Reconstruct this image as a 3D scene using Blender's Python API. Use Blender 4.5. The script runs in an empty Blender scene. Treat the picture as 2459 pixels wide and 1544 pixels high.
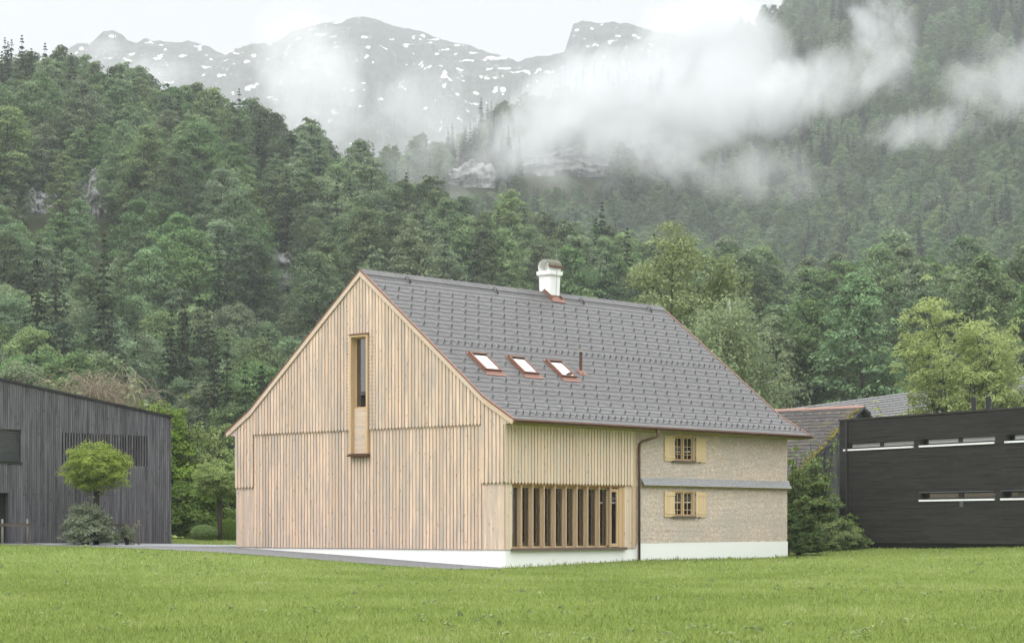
import bpy, math, random
import numpy as np
from mathutils import Vector, Matrix

# ------------------------------------------------------------------ camera, world, sun, exposure
SC = bpy.context.scene
COL = SC.collection
FS, HOR, EYE = 5019.5, 1264.3, 1.68          # focal length and horizon row of the 2459 px wide photograph
cam = bpy.data.cameras.new('camera'); camo = bpy.data.objects.new('camera', cam); COL.objects.link(camo)
camo.location = (0, 0, EYE); camo.rotation_euler = (math.radians(90), 0, 0)
cam.sensor_width = 36; cam.lens = FS / 2459 * 36; cam.shift_y = (HOR - 772) / 2459
cam.clip_start = .1; cam.clip_end = 30000
SC.camera = camo
SUN_EL, SUN_AZ = math.radians(52), math.radians(232)      # azimuth clockwise from +Y (north): from behind and left of the camera
world = bpy.data.worlds.new('World'); SC.world = world; world.use_nodes = True
wn = world.node_tree; wn.nodes.clear()
def wnode(t, **k):
    n = wn.nodes.new(t)
    for a, b in k.items(): setattr(n, a, b)
    return n
sky = wnode('ShaderNodeTexSky', sky_type='NISHITA', sun_disc=False, sun_elevation=SUN_EL, sun_rotation=SUN_AZ, air_density=1.5, dust_density=5)
hs = wnode('ShaderNodeHueSaturation'); hs.inputs['Saturation'].default_value = .2
tc = wnode('ShaderNodeTexCoord'); mp = wnode('ShaderNodeMapping'); mp.inputs['Scale'].default_value = (1, 1, 3)
nz = wnode('ShaderNodeTexNoise'); nz.inputs['Scale'].default_value = 2.2; nz.inputs['Detail'].default_value = 6; nz.inputs['Roughness'].default_value = .55
cr = wnode('ShaderNodeValToRGB'); cr.color_ramp.elements[0].position = .3; cr.color_ramp.elements[0].color = (4.35, 4.42, 4.5, 1)
cr.color_ramp.elements[1].position = .72; cr.color_ramp.elements[1].color = (4.85, 4.89, 4.92, 1)
mx = wnode('ShaderNodeMix', data_type='RGBA'); mx.inputs['Factor'].default_value = .96
bg = wnode('ShaderNodeBackground'); bg.inputs['Strength'].default_value = .1
out = wnode('ShaderNodeOutputWorld')
L = wn.links.new
L(sky.outputs[0], hs.inputs['Color']); L(tc.outputs['Generated'], mp.inputs[0]); L(mp.outputs[0], nz.inputs['Vector'])
L(nz.outputs['Fac'], cr.inputs[0]); L(hs.outputs[0], mx.inputs[6]); L(cr.outputs[0], mx.inputs[7])
sx = wnode('ShaderNodeSeparateXYZ'); L(tc.outputs['Generated'], sx.inputs[0])          # overcast sky: far brighter overhead than near the horizon
m1 = wnode('ShaderNodeMath', operation='MULTIPLY_ADD', use_clamp=False); m1.inputs[1].default_value = 6.5; m1.inputs[2].default_value = 1.0
mz = wnode('ShaderNodeMath', operation='MAXIMUM'); mz.inputs[1].default_value = 0; sb = wnode('ShaderNodeMath', operation='SUBTRACT'); sb.inputs[1].default_value = .25; L(sx.outputs['Z'], sb.inputs[0]); L(sb.outputs[0], mz.inputs[0]); L(mz.outputs[0], m1.inputs[0])
vm = wnode('ShaderNodeVectorMath', operation='SCALE'); L(mx.outputs[2], vm.inputs[0]); L(m1.outputs[0], vm.inputs['Scale']); L(vm.outputs[0], bg.inputs[0])
L(bg.outputs[0], out.inputs[0])
sl = bpy.data.lights.new('sun', 'SUN'); sl.energy = .62; sl.angle = math.radians(25); sl.color = (1, .95, .88)
slo = bpy.data.objects.new('sun', sl); COL.objects.link(slo)
sd = Vector((math.sin(SUN_AZ) * math.cos(SUN_EL), math.cos(SUN_AZ) * math.cos(SUN_EL), math.sin(SUN_EL)))
slo.rotation_euler = sd.to_track_quat('Z', 'Y').to_euler(); slo.location = sd * 50
SC.view_settings.view_transform = 'Standard'; SC.view_settings.look = 'None'; SC.view_settings.exposure = 0.95; SC.view_settings.gamma = 1
SC.render.engine = 'CYCLES'
cy = SC.cycles
cy.use_denoising = True; cy.use_adaptive_sampling = False; cy.max_bounces = 6; cy.diffuse_bounces = 3; cy.glossy_bounces = 3; cy.transmission_bounces = 3
cy.transparent_max_bounces = 8; cy.volume_bounces = 2; cy.volume_step_rate = .4; cy.volume_max_steps = 192
HAZE_DENSITY = .00021

# ------------------------------------------------------------------ helpers
R = random.Random(7)
class MB:
    """collects faces with a tint per face and builds ONE mesh object"""
    def __init__(s): s.v = []; s.f = []; s.t = []
    def add(s, vs, fs, tint=.5):
        b = len(s.v); s.v.extend(vs)
        for f in fs: s.f.append([b + i for i in f]); s.t.append(tint)
    def quad(s, a, b, c, d, tint=.5): s.add([a, b, c, d], [(0, 1, 2, 3)], tint)
    def box(s, x0, x1, y0, y1, z0, z1, tint=.5, M=None):
        vs = [(x0, y0, z0), (x1, y0, z0), (x1, y1, z0), (x0, y1, z0), (x0, y0, z1), (x1, y0, z1), (x1, y1, z1), (x0, y1, z1)]
        if M is not None: vs = [tuple(M @ Vector(v)) for v in vs]
        s.add(vs, [(0, 3, 2, 1), (4, 5, 6, 7), (0, 1, 5, 4), (1, 2, 6, 5), (2, 3, 7, 6), (3, 0, 4, 7)], tint)
    def prism(s, poly, d, tint=.5):
        """poly: list of 3D points of a planar outline, d: extrusion vector"""
        n = len(poly); d = Vector(d)
        vs = [tuple(p) for p in poly] + [tuple(Vector(p) + d) for p in poly]
        s.add(vs, [tuple(range(n))[::-1], tuple(range(n, 2 * n))] + [(i, (i + 1) % n, n + (i + 1) % n, n + i) for i in range(n)], tint)
    def tube(s, pts, rad, n=6, tint=.5, cap=True):
        pts = [Vector(p) for p in pts]; m = len(pts)
        if not hasattr(rad, '__len__'): rad = [rad] * m
        vs = []; ref = None
        for i, p in enumerate(pts):
            d = (pts[min(i + 1, m - 1)] - pts[max(i - 1, 0)])
            d = d.normalized() if d.length > 1e-9 else Vector((0, 0, 1))
            if ref is None: ref = d.orthogonal().normalized()
            a = (ref - d * ref.dot(d)); a = a.normalized() if a.length > 1e-6 else d.orthogonal().normalized(); ref = a
            b = d.cross(a)
            for k in range(n):
                t = 2 * math.pi * k / n; vs.append(tuple(p + (a * math.cos(t) + b * math.sin(t)) * rad[i]))
        fs = [(i * n + k, i * n + (k + 1) % n, (i + 1) * n + (k + 1) % n, (i + 1) * n + k) for i in range(m - 1) for k in range(n)]
        if cap: fs += [tuple(range(n))[::-1], tuple(range((m - 1) * n, m * n))]
        s.add(vs, fs, tint)
    def build(s, name, mat, parent=None, smooth=False):
        me = bpy.data.meshes.new(name); me.from_pydata(s.v, [], s.f)
        at = me.attributes.new('tint', 'FLOAT', 'FACE'); at.data.foreach_set('value', s.t)
        if smooth: me.polygons.foreach_set('use_smooth', [True] * len(me.polygons))
        me.materials.append(mat); me.update()
        o = bpy.data.objects.new(name, me); COL.objects.link(o)
        if parent is not None: o.parent = parent
        return o
def np_mesh(name, V, F, tint, mat, smooth=False):
    """V (n,3), F (m,k) with k fixed: fast mesh"""
    me = bpy.data.meshes.new(name); V = np.asarray(V, np.float32); F = np.asarray(F, np.int32); m, k = F.shape
    me.vertices.add(len(V)); me.vertices.foreach_set('co', V.ravel())
    me.loops.add(m * k); me.loops.foreach_set('vertex_index', F.ravel())
    me.polygons.add(m); me.polygons.foreach_set('loop_start', np.arange(0, m * k, k, dtype=np.int32)); me.polygons.foreach_set('loop_total', np.full(m, k, np.int32))
    if smooth: me.polygons.foreach_set('use_smooth', np.ones(m, bool))
    me.update(calc_edges=True)
    at = me.attributes.new('tint', 'FLOAT', 'FACE'); at.data.foreach_set('value', np.asarray(tint, np.float32))
    me.materials.append(mat)
    return me
def link(name, me, parent=None, loc=None):
    o = bpy.data.objects.new(name, me); COL.objects.link(o)
    if parent is not None: o.parent = parent
    if loc is not None: o.location = loc
    return o
def tag(o, label=None, cat=None, group=None, kind=None):
    for k, v in (('label', label), ('category', cat), ('group', group), ('kind', kind)):
        if v: o[k] = v
    return o
def thing(name, label, cat, loc=(0, 0, 0), rz=0, group=None):
    o = bpy.data.objects.new(name, None); COL.objects.link(o); o.location = loc; o.rotation_euler = (0, 0, rz); o.empty_display_size = .3
    return tag(o, label, cat, group)
def px(x, y, Y):                     # point of the place seen at photograph pixel (x, y) when it stands at depth Y
    return Vector(((x - 1229.5) / FS * Y, Y, EYE + (HOR - y) / FS * Y))

# ------------------------------------------------------------------ materials
def mat(name):
    m = bpy.data.materials.new(name); m.use_nodes = True; nt = m.node_tree; nt.nodes.clear()
    o = nt.nodes.new('ShaderNodeOutputMaterial'); return m, nt, o
def N(nt, t, ins=None, **k):
    n = nt.nodes.new(t)
    for a, b in k.items(): setattr(n, a, b)
    for a, b in (ins or {}).items():
        if hasattr(b, 'is_output') or isinstance(b, bpy.types.NodeSocket): nt.links.new(b, n.inputs[a])
        else: n.inputs[a].default_value = b
    return n
def rgb(c): return (c[0], c[1], c[2], 1)
def ramp(nt, fac, stops):
    n = nt.nodes.new('ShaderNodeValToRGB'); e = n.color_ramp.elements
    while len(e) < len(stops): e.new(.5)
    for i, (p, c) in enumerate(stops): e[i].position = p; e[i].color = rgb(c)
    nt.links.new(fac, n.inputs[0]); return n.outputs[0]
def mixc(nt, f, a, b, bt='MIX'):
    n = nt.nodes.new('ShaderNodeMix'); n.data_type = 'RGBA'; n.blend_type = bt
    for i, v in ((0, f), (6, a), (7, b)):
        if isinstance(v, bpy.types.NodeSocket): nt.links.new(v, n.inputs[i])
        else: n.inputs[i].default_value = rgb(v) if isinstance(v, tuple) else v
    return n.outputs[2]
def math_(nt, op, a, b=0., c=None, clamp=False):
    n = nt.nodes.new('ShaderNodeMath'); n.operation = op; n.use_clamp = clamp
    for i, v in enumerate((a, b) if c is None else (a, b, c)):
        if isinstance(v, bpy.types.NodeSocket): nt.links.new(v, n.inputs[i])
        else: n.inputs[i].default_value = v
    return n.outputs[0]
def noise(nt, scale, mapping=None, detail=4, rough=.5, coord='Object'):
    tcn = nt.nodes.new('ShaderNodeTexCoord'); v = tcn.outputs[coord]
    if mapping: v = N(nt, 'ShaderNodeMapping', {'Vector': v, 'Scale': mapping}).outputs[0]
    return N(nt, 'ShaderNodeTexNoise', {'Vector': v, 'Scale': scale, 'Detail': detail, 'Roughness': rough}).outputs['Fac']
def tint(nt): return N(nt, 'ShaderNodeAttribute', attribute_name='tint').outputs['Fac']
def surf(nt, o, col, rough=.7, spec=.3, metal=0., bump=None, bstr=.3, bdist=.01):
    p = N(nt, 'ShaderNodeBsdfPrincipled', {'Roughness': rough, 'Metallic': metal, 'Specular IOR Level': spec})
    if isinstance(col, bpy.types.NodeSocket): nt.links.new(col, p.inputs['Base Color'])
    else: p.inputs['Base Color'].default_value = rgb(col)
    if bump is not None:
        b = N(nt, 'ShaderNodeBump', {'Height': bump, 'Strength': bstr, 'Distance': bdist}); nt.links.new(b.outputs[0], p.inputs['Normal'])
    nt.links.new(p.outputs[0], o.inputs[0]); return p

def wood_mat(name, pale, mid, grey, knots=True, streak=1.0, vert=True, rough=.75):
    """boards: tint per board, grain along the board, grey weather streaks, knots"""
    m, nt, o = mat(name); t = tint(nt)
    s = (1, 1, .07) if vert else (.07, .07, 1)
    off = N(nt, 'ShaderNodeCombineXYZ', {'X': math_(nt, 'MULTIPLY', t, 37.), 'Y': math_(nt, 'MULTIPLY', t, 91.), 'Z': math_(nt, 'MULTIPLY', t, 53.)}).outputs[0]
    tcn = N(nt, 'ShaderNodeTexCoord'); v = N(nt, 'ShaderNodeVectorMath', {0: tcn.outputs['Object'], 1: off}, operation='ADD').outputs[0]
    v1 = N(nt, 'ShaderNodeMapping', {'Vector': v, 'Scale': s}).outputs[0]
    grain = N(nt, 'ShaderNodeTexNoise', {'Vector': v1, 'Scale': 22., 'Detail': 5., 'Roughness': .6}).outputs['Fac']
    base = ramp(nt, t, [(0, mid), (.72, pale), (.84, pale), (.95, tuple(.62 * g_ + .38 * m_ for g_, m_ in zip(grey, mid)))])
    base = mixc(nt, math_(nt, 'MULTIPLY', grain, .8), base, tuple(c * .5 for c in mid))
    v2 = N(nt, 'ShaderNodeMapping', {'Vector': v, 'Scale': tuple(c * (2.4 if c < .5 else .9) for c in s)}).outputs[0]
    st = N(nt, 'ShaderNodeTexNoise', {'Vector': v2, 'Scale': 2.6, 'Detail': 6., 'Roughness': .62}).outputs['Fac']
    g = ramp(nt, st, [(.41, (0, 0, 0)), (.61, (1, 1, 1))])
    base = mixc(nt, math_(nt, 'MULTIPLY', g, .8 * streak, clamp=True), base, grey)
    if knots:
        v3 = N(nt, 'ShaderNodeMapping', {'Vector': v, 'Scale': (1, 1, .45) if vert else (.45, .45, 1)}).outputs[0]
        vo = N(nt, 'ShaderNodeTexVoronoi', {'Vector': v3, 'Scale': 4.2}).outputs['Distance']
        k = ramp(nt, vo, [(.08, (1, 1, 1)), (.15, (0, 0, 0))])
        base = mixc(nt, math_(nt, 'MULTIPLY', k, .75), base, (mid[0] * .4, mid[1] * .3, mid[2] * .22))
    surf(nt, o, base, rough, .25, bump=grain, bstr=.25, bdist=.004); return m
def plain(name, col, rough=.7, spec=.3, metal=0., var=.12, scale=6., stretch=None):
    m, nt, o = mat(name); n = noise(nt, scale, stretch, 5, .6)
    t = math_(nt, 'ADD', math_(nt, 'MULTIPLY', n, .7), math_(nt, 'MULTIPLY', tint(nt), .3))
    c = mixc(nt, t, tuple(x * (1 - 2 * var) for x in col), tuple(min(1, x * (1 + 2 * var)) for x in col))
    surf(nt, o, c, rough, spec, metal, bump=n, bstr=.15, bdist=.01); return m
def leaf_mat(name, dark, light, trans=.35, hue=.04, val=.35):
    m, nt, o = mat(name); t = tint(nt)
    c = mixc(nt, t, dark, light)
    oi = N(nt, 'ShaderNodeObjectInfo').outputs['Random']
    h = N(nt, 'ShaderNodeHueSaturation', {'Color': c, 'Hue': math_(nt, 'ADD', math_(nt, 'MULTIPLY', oi, -2 * hue), .5 + hue),
        'Saturation': math_(nt, 'ADD', math_(nt, 'MULTIPLY', math_(nt, 'FRACT', math_(nt, 'MULTIPLY', oi, 7.3)), .4), .75),
        'Value': math_(nt, 'ADD', math_(nt, 'MULTIPLY', math_(nt, 'FRACT', math_(nt, 'MULTIPLY', oi, 13.7)), 2 * val), 1 - val)}).outputs[0]
    d = N(nt, 'ShaderNodeBsdfDiffuse', {'Color': h}); tr = N(nt, 'ShaderNodeBsdfTranslucent', {'Color': h})
    s = N(nt, 'ShaderNodeMixShader', {0: trans, 1: d.outputs[0], 2: tr.outputs[0]}); nt.links.new(s.outputs[0], o.inputs[0]); return m
def glass_mat(name, tintc=(.75, .78, .76), dens=.25, rough=.0):
    m, nt, o = mat(name); fr = N(nt, 'ShaderNodeFresnel', {'IOR': 1.6}); g = N(nt, 'ShaderNodeBsdfGlossy', {'Roughness': rough, 'Color': (1, 1, 1, 1)})
    tr = N(nt, 'ShaderNodeBsdfTransparent', {'Color': rgb(tintc)})
    f = math_(nt, 'ADD', math_(nt, 'MULTIPLY', fr.outputs[0], 1.6), dens * .2, clamp=True)
    s = N(nt, 'ShaderNodeMixShader', {0: f, 1: tr.outputs[0], 2: g.outputs[0]}); nt.links.new(s.outputs[0], o.inputs[0]); return m

M = {}
M['larch'] = wood_mat('larch_cladding', (.87, .67, .52), (.69, .515, .385), (.40, .35, .305), streak=1.05)
M['larch_side'] = wood_mat('greying_larch_cladding', (.86, .675, .515), (.74, .57, .42), (.52, .46, .39), streak=.85)
M['groove'] = wood_mat('fresh_larch_underboards', (.56, .28, .125), (.45, .22, .095), (.2, .13, .085), streak=.5)
M['verge'] = wood_mat('bargeboard_wood', (.72, .58, .45), (.64, .48, .35), (.5, .46, .42), streak=.5, vert=False)
M['fin'] = wood_mat('fin_wood', (.74, .53, .345), (.64, .44, .275), (.48, .38, .29), knots=False, streak=.4)
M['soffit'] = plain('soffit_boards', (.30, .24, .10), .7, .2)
M['shutter'] = wood_mat('pale_shutter_wood', (.80, .60, .37), (.74, .54, .32), (.6, .48, .32), knots=False, streak=.4)
M['frame'] = wood_mat('window_wood', (.66, .45, .26), (.60, .40, .22), (.5, .4, .28), knots=False, streak=.4)
M['sill'] = plain('weathered_sill', (.13, .095, .08), .6)
M['plaster'] = plain('white_plaster', (.80, .80, .78), .85, .2, var=.02, scale=1.5)
M['copper'] = plain('copper_sheet', (.20, .098, .07), .55, .4, .4, var=.25, scale=3.)
M['copper_dark'] = plain('brown_copper', (.12, .06, .04), .5, .5, .6, var=.25, scale=4.)
M['iron'] = plain('dark_iron', (.035, .035, .038), .5, .4, .3)
M['steel'] = plain('zinc_strap', (.26, .26, .26), .4, .5, .5)
M['room'] = plain('room_plaster', (.6, .59, .56), .8)
M['white'] = plain('white_paint', (.7, .69, .66), .5)
M['glass'] = glass_mat('window_glass', dens=.7); M['roofglass'] = glass_mat('roof_window_glass', dens=1.6)
M['dark'] = plain('dark_opening', (.012, .012, .012), .9)
def slate():
    m, nt, o = mat('grey_slate'); t = tint(nt); n = noise(nt, 9., None, 6, .65); n2 = noise(nt, .35, None, 3)
    c = mixc(nt, math_(nt, 'ADD', math_(nt, 'MULTIPLY', t, .5), math_(nt, 'MULTIPLY', n, .5)), (.058, .0565, .056), (.104, .1015, .100))
    c = mixc(nt, math_(nt, 'MULTIPLY', n2, .5), c, (.073, .0715, .071))
    surf(nt, o, c, .55, .3, bump=n, bstr=.2, bdist=.003); return m
M['slate'] = slate()
def shingle():
    m, nt, o = mat('wood_shingles'); t = tint(nt); n = noise(nt, .55, (1, 1, 1.6), 5, .65)
    c = ramp(nt, t, [(0, (.34, .26, .195)), (.4, (.55, .455, .365)), (.8, (.67, .57, .48)), (1, (.78, .69, .60))])
    g = ramp(nt, n, [(.4, (0, 0, 0)), (.65, (1, 1, 1))])
    c = mixc(nt, math_(nt, 'MULTIPLY', g, .55), c, (.46, .43, .39))
    surf(nt, o, c, .85, .15); return m
M['shingle'] = shingle()
M['shingle_grey'] = plain('weathered_silver_shingles', (.36, .36, .365), .7, .3, var=.3, scale=20.)
M['dark_boards'] = wood_mat('dark_stained_boards', (.105, .102, .112), (.066, .064, .072), (.15, .15, .16), streak=.9)
M['black_boards'] = wood_mat('black_stained_battens', (.042, .038, .037), (.022, .0195, .019), (.055, .052, .051), knots=False, streak=.6, vert=False)
M['barn_boards'] = wood_mat('old_barn_boards', (.085, .085, .09), (.05, .05, .055), (.12, .12, .125), knots=False)
M['metal_dark'] = plain('dark_sheet_metal', (.03, .03, .034), .45, .4, .4)
M['alu'] = plain('white_aluminium_sill', (.72, .73, .74), .35, .4)
M['blindcloth'] = plain('grey_roller_cloth', (.34, .34, .34), .8)
M['blind'] = plain('grey_blind_slats', (.10, .11, .12), .4, .4, .3)
def mossy():
    m, nt, o = mat('mossy_brown_roof'); t = tint(nt); n = noise(nt, 1.4, None, 6, .65); n2 = noise(nt, 7., None, 5, .6)
    c = mixc(nt, t, (.034, .027, .025), (.066, .055, .052)); c = mixc(nt, n2, c, (.05, .048, .048))
    c = mixc(nt, math_(nt, 'MULTIPLY', ramp(nt, n, [(.52, (0, 0, 0)), (.66, (1, 1, 1))]), .6), c, (.10, .085, .03))
    surf(nt, o, c, .8, .2, bump=n2); return m
M['mossy'] = mossy()
M['post'] = wood_mat('weathered_post', (.17, .15, .12), (.12, .10, .08), (.2, .19, .17), knots=False)
M['rail'] = wood_mat('reddish_rail', (.10, .07, .06), (.075, .055, .047), (.18, .16, .14), knots=False, vert=False)
M['bark'] = plain('bark', (.055, .046, .038), .9, .1, var=.3, scale=9., stretch=(1, 1, .2))
M['bark_pale'] = plain('pale_bark', (.42, .40, .36), .85, .1, var=.35, scale=5., stretch=(1, 1, .5))
M['twig'] = plain('dry_twigs', (.22, .18, .14), .9, .1, var=.25)
M['lf_globe'] = leaf_mat('globe_maple_leaves', (.11, .165, .03), (.33, .42, .09), .3, .01, .05)
M['lf_ash'] = leaf_mat('ash_leaves', (.18, .225, .075), (.43, .485, .20), .4, .01, .05)
M['lf_shrub'] = leaf_mat('shrub_leaves', (.08, .13, .035), (.24, .325, .10), .3, .015, .12)
M['lf_dark'] = leaf_mat('dark_shrub_leaves', (.045, .085, .02), (.125, .20, .05), .3, .015, .12)
M['lf_grey'] = leaf_mat('grey_shrub_leaves', (.12, .15, .075), (.30, .345, .21), .3, .015, .1)
M['lf_birch'] = leaf_mat('birch_leaves', (.125, .165, .08), (.30, .355, .19), .35, .015, .1)
M['lf_beech'] = leaf_mat('beech_leaves', (.055, .088, .042), (.215, .30, .14), .32, .022, .40)
M['lf_spruce'] = leaf_mat('spruce_needles', (.020, .032, .018), (.055, .080, .042), .12, .03, .3)

# ------------------------------------------------------------------ ground heights
def tps(P):
    P = np.array(P, float); X = P[:, :2] / 50; n = len(P)
    def U(r2): return np.where(r2 > 1e-12, r2 * np.log(np.maximum(r2, 1e-12)), 0)
    K = U(((X[:, None] - X[None]) ** 2).sum(-1)) + np.eye(n) * .0005
    A = np.zeros((n + 3, n + 3)); A[:n, :n] = K; A[:n, n] = 1; A[:n, n + 1:] = X; A[n, :n] = 1; A[n + 1:, :n] = X.T
    w = np.linalg.solve(A, np.concatenate([P[:, 2], np.zeros(3)]))
    def f(x, y):
        x = np.asarray(x, float) / 50; y = np.asarray(y, float) / 50; r = w[n] + w[n + 1] * x + w[n + 2] * y
        for i in range(n): r = r + w[i] * U((x - X[i, 0]) ** 2 + (y - X[i, 1]) ** 2)
        return r
    return f
_near = tps([(0, -20, 0), (-40, 0, .05), (40, 0, .05), (-8, 30, 0), (8, 30, 0), (-15, 52, .12), (0, 55, -.03), (15, 52, .04), (-.3, 85, 0), (-2.5, 80, -.02),
    (-12.7, 96.4, .69), (-6.5, 90.6, .36), (13.1, 99.6, .22), (5.3, 91.1, .2), (2.5, 88, .1), (-22.5, 91.5, .92), (-16.5, 98, .87), (-17, 86.5, .78), (-11.2, 85.7, .55),
    (-7, 84.9, .27), (16.9, 107.6, .63), (23.6, 95.6, .74), (31, 83, .8), (-40, 90, 1.1), (45, 60, .5), (0, 125, .9), (-30, 130, 1.0), (30, 135, 1.1), (-22, 72, .4), (-12, 110, .87), (60, 150, 1.2), (-60, 150, 1.2), (70, 10, .1), (-70, 10, .1)])
def sstep(a, b, x): t = np.clip((x - a) / (b - a), 0, 1); return t * t * (3 - 2 * t)
def vnoise(x, y, seed=0):
    x = np.asarray(x, float); y = np.asarray(y, float); xi = np.floor(x).astype(np.int64); yi = np.floor(y).astype(np.int64); fx = x - xi; fy = y - yi
    fx = fx * fx * (3 - 2 * fx); fy = fy * fy * (3 - 2 * fy)
    def h(a, b):
        n = (a * 374761393 + b * 668265263 + seed * 2147483647) & 0xffffffff; n = ((n ^ (n >> 13)) * 1274126177) & 0xffffffff
        return ((n ^ (n >> 16)) & 0xffff) / 65535.
    return (h(xi, yi) * (1 - fx) + h(xi + 1, yi) * fx) * (1 - fy) + (h(xi, yi + 1) * (1 - fx) + h(xi + 1, yi + 1) * fx) * fy
def fbm(x, y, o=4, seed=0):
    r = 0; a = .5
    for i in range(o): r = r + a * vnoise(x, y, seed + i); x = x * 2.03 + 17; y = y * 2.03 + 5; a *= .5
    return r
def ground(x, y):
    z = _near(x, y); k = sstep(115, 145, np.asarray(y, float))
    return z * (1 - k) + 1.1 * k
# hill shapes, written against the bearing p (column of a 2408 px wide picture): crest row, crest depth, foot depth
def bearing(x, y): return 1204 + 4921 * np.asarray(x, float) / np.maximum(np.asarray(y, float), 1)
LP = [-1200, 0, 300, 500, 700, 850, 1000, 1200, 1450, 1650, 1900, 2150, 2500, 3600]
LZ = [118, 110, 101, 91, 77, 69, 58, 49, 42, 34, 26, 27, 28, 30]
LY = [560, 560, 550, 530, 510, 500, 480, 450, 430, 400, 360, 350, 345, 340]
RP = [-1200, 500, 700, 870, 950, 1130, 1250, 1400, 1600, 1740, 1850, 2000, 2408, 3600]
RV = [1150, 1000, 640, 455, 418, 352, 305, 262, 190, 112, 50, -70, -330, -700]
RY = [800, 800, 850, 900, 940, 1050, 1120, 1230, 1380, 1500, 1540, 1600, 1700, 1800]
def left_hill(x, y):
    p = bearing(x, y); zc = np.interp(p, LP, LZ); yc = np.interp(p, LP, LY); yb = np.interp(p, [0, 800, 1450, 2000], [205, 215, 235, 240])
    t = (y - yb) / (yc - yb)
    g = np.interp(t, [-.3, 0, .35, .52, .8, 1, 1.15, 3, 9], [-.02, 0, .24, .52, .84, 1, .98, .2, -.2])
    return 1.1 + (zc - 1.1) * g + (fbm(x / 40, y / 40, 3, 3) - .45) * 9 * sstep(.02, .3, t)
def right_hill(x, y):
    p = bearing(x, y); yc = np.interp(p, RP, RY); zc = EYE + (1238 - np.interp(p, RP, RV)) / 4921 * yc
    t = (y - 470) / (yc - 470)
    g = np.interp(t, [-1, 0, .3, .55, .66, 1, 1.25, 4], [-.02, .03, .24, .46, .62, 1, .95, .1])
    return zc * g + (fbm(x / 90, y / 90, 4, 9) - .45) * 34 * sstep(.05, .3, t) * sstep(1.3, .95, t)
def hill(x, y): return np.maximum(np.maximum(left_hill(x, y), right_hill(x, y)), 0.6)
def zat(x, y): return float(ground(x, y)) if y < 140 else float(hill(x, y))

def meadow_mat():
    m, nt, o = mat('meadow_soil_and_grass'); n = noise(nt, .22, None, 5, .6); n2 = noise(nt, 4., None, 6, .7)
    c = mixc(nt, n, (.115, .16, .04), (.17, .22, .06)); c = mixc(nt, math_(nt, 'MULTIPLY', n2, .7), c, (.08, .115, .03))
    surf(nt, o, c, .95, .05, bump=n2, bstr=.6, bdist=.05); return m
def gravel_mat():
    m, nt, o = mat('grey_gravel'); tcn = N(nt, 'ShaderNodeTexCoord')
    v = N(nt, 'ShaderNodeTexVoronoi', {'Vector': tcn.outputs['Object'], 'Scale': 26.}); n = noise(nt, .6, None, 5, .6)
    c = mixc(nt, v.outputs['Color'], (.085, .085, .088), (.20, .20, .205)); c = mixc(nt, math_(nt, 'MULTIPLY', n, .5), c, (.17, .17, .175))
    surf(nt, o, c, .9, .1, bump=v.outputs['Distance'], bstr=.8, bdist=.02); return m
def asphalt_mat():
    m, nt, o = mat('asphalt_lane'); n = noise(nt, 60., None, 3, .6); c = mixc(nt, n, (.20, .21, .215), (.30, .31, .315)); surf(nt, o, c, .8, .2); return m
def floor_mat():
    m, nt, o = mat('forest_floor'); n = noise(nt, .05, None, 6, .65); n2 = noise(nt, .5, None, 4, .6)
    c = mixc(nt, n, (.022, .032, .014), (.05, .06, .025)); c = mixc(nt, math_(nt, 'MULTIPLY', n2, .5), c, (.05, .04, .028))
    g = N(nt, 'ShaderNodeNewGeometry'); z = N(nt, 'ShaderNodeSeparateXYZ', {0: g.outputs['Normal']}).outputs['Z']
    c = mixc(nt, ramp(nt, z, [(.55, (1, 1, 1)), (.72, (0, 0, 0))]), c, (.22, .22, .21))
    surf(nt, o, c, .95, .05); return m
def grid_sheet(name, xs, ys, fz, m, polar=False):
    A, B = np.meshgrid(xs, ys); X = A * B if polar else A; Y = B
    Z = fz(X, Y); V = np.stack([X, Y, Z], -1).reshape(-1, 3); w = len(xs); h = len(ys)
    i = (np.arange(h - 1)[:, None] * w + np.arange(w - 1)[None]).ravel(); F = np.stack([i, i + 1, i + w + 1, i + w], -1)
    return link(name, np_mesh(name, V, F, np.full(len(F), .5), m, True))
tag(grid_sheet('ground', np.linspace(-75, 75, 201), np.linspace(-25, 150, 221), ground, meadow_mat()), kind='structure', label='wide green hay meadow in front of the timber house')
hy = np.concatenate([np.linspace(146, 600, 130), np.linspace(610, 2300, 150)])
tag(grid_sheet('hills', np.linspace(-.45, .45, 260), hy, lambda x, y: hill(x, y), floor_mat(), True), kind='structure', label='dark forest floor of the wooded slopes')

# gravel apron and lane: sheets a little above the meadow
def sheet_poly(name, poly, dz, m, step=.5):
    """a flat outline draped over the ground: fine strips between a front and a back edge"""
    mb = MB(); (front, back) = poly; n = 60; k = 10
    def lerp(P, t):
        t = t * (len(P) - 1); i = min(int(t), len(P) - 2); f = t - i
        return (P[i][0] * (1 - f) + P[i + 1][0] * f, P[i][1] * (1 - f) + P[i + 1][1] * f)
    vs = []
    for i in range(n + 1):
        a = lerp(front, i / n); b = lerp(back, i / n)
        for j in range(k + 1):
            x = a[0] + (b[0] - a[0]) * j / k; y = a[1] + (b[1] - a[1]) * j / k; vs.append((x, y, float(ground(x, y)) + dz))
    mb.add(vs, [(i * (k + 1) + j, (i + 1) * (k + 1) + j, (i + 1) * (k + 1) + j + 1, i * (k + 1) + j + 1) for i in range(n) for j in range(k)])
    return mb.build(name, m, None, True)
GRAVEL = ([(-27, 90.2), (-21, 89.2), (-17.2, 87.6), (-14, 86.6), (-11.2, 85.9), (-7, 84.6), (-2.2, 82.0), (-.5, 83.6)],
          [(-27, 95.0), (-21.5, 94.8), (-17.5, 98.3), (-15.2, 99.5), (-12.3, 97.0), (-8.4, 92.7), (-4.0, 88.6), (-.2, 85.2)])
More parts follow.
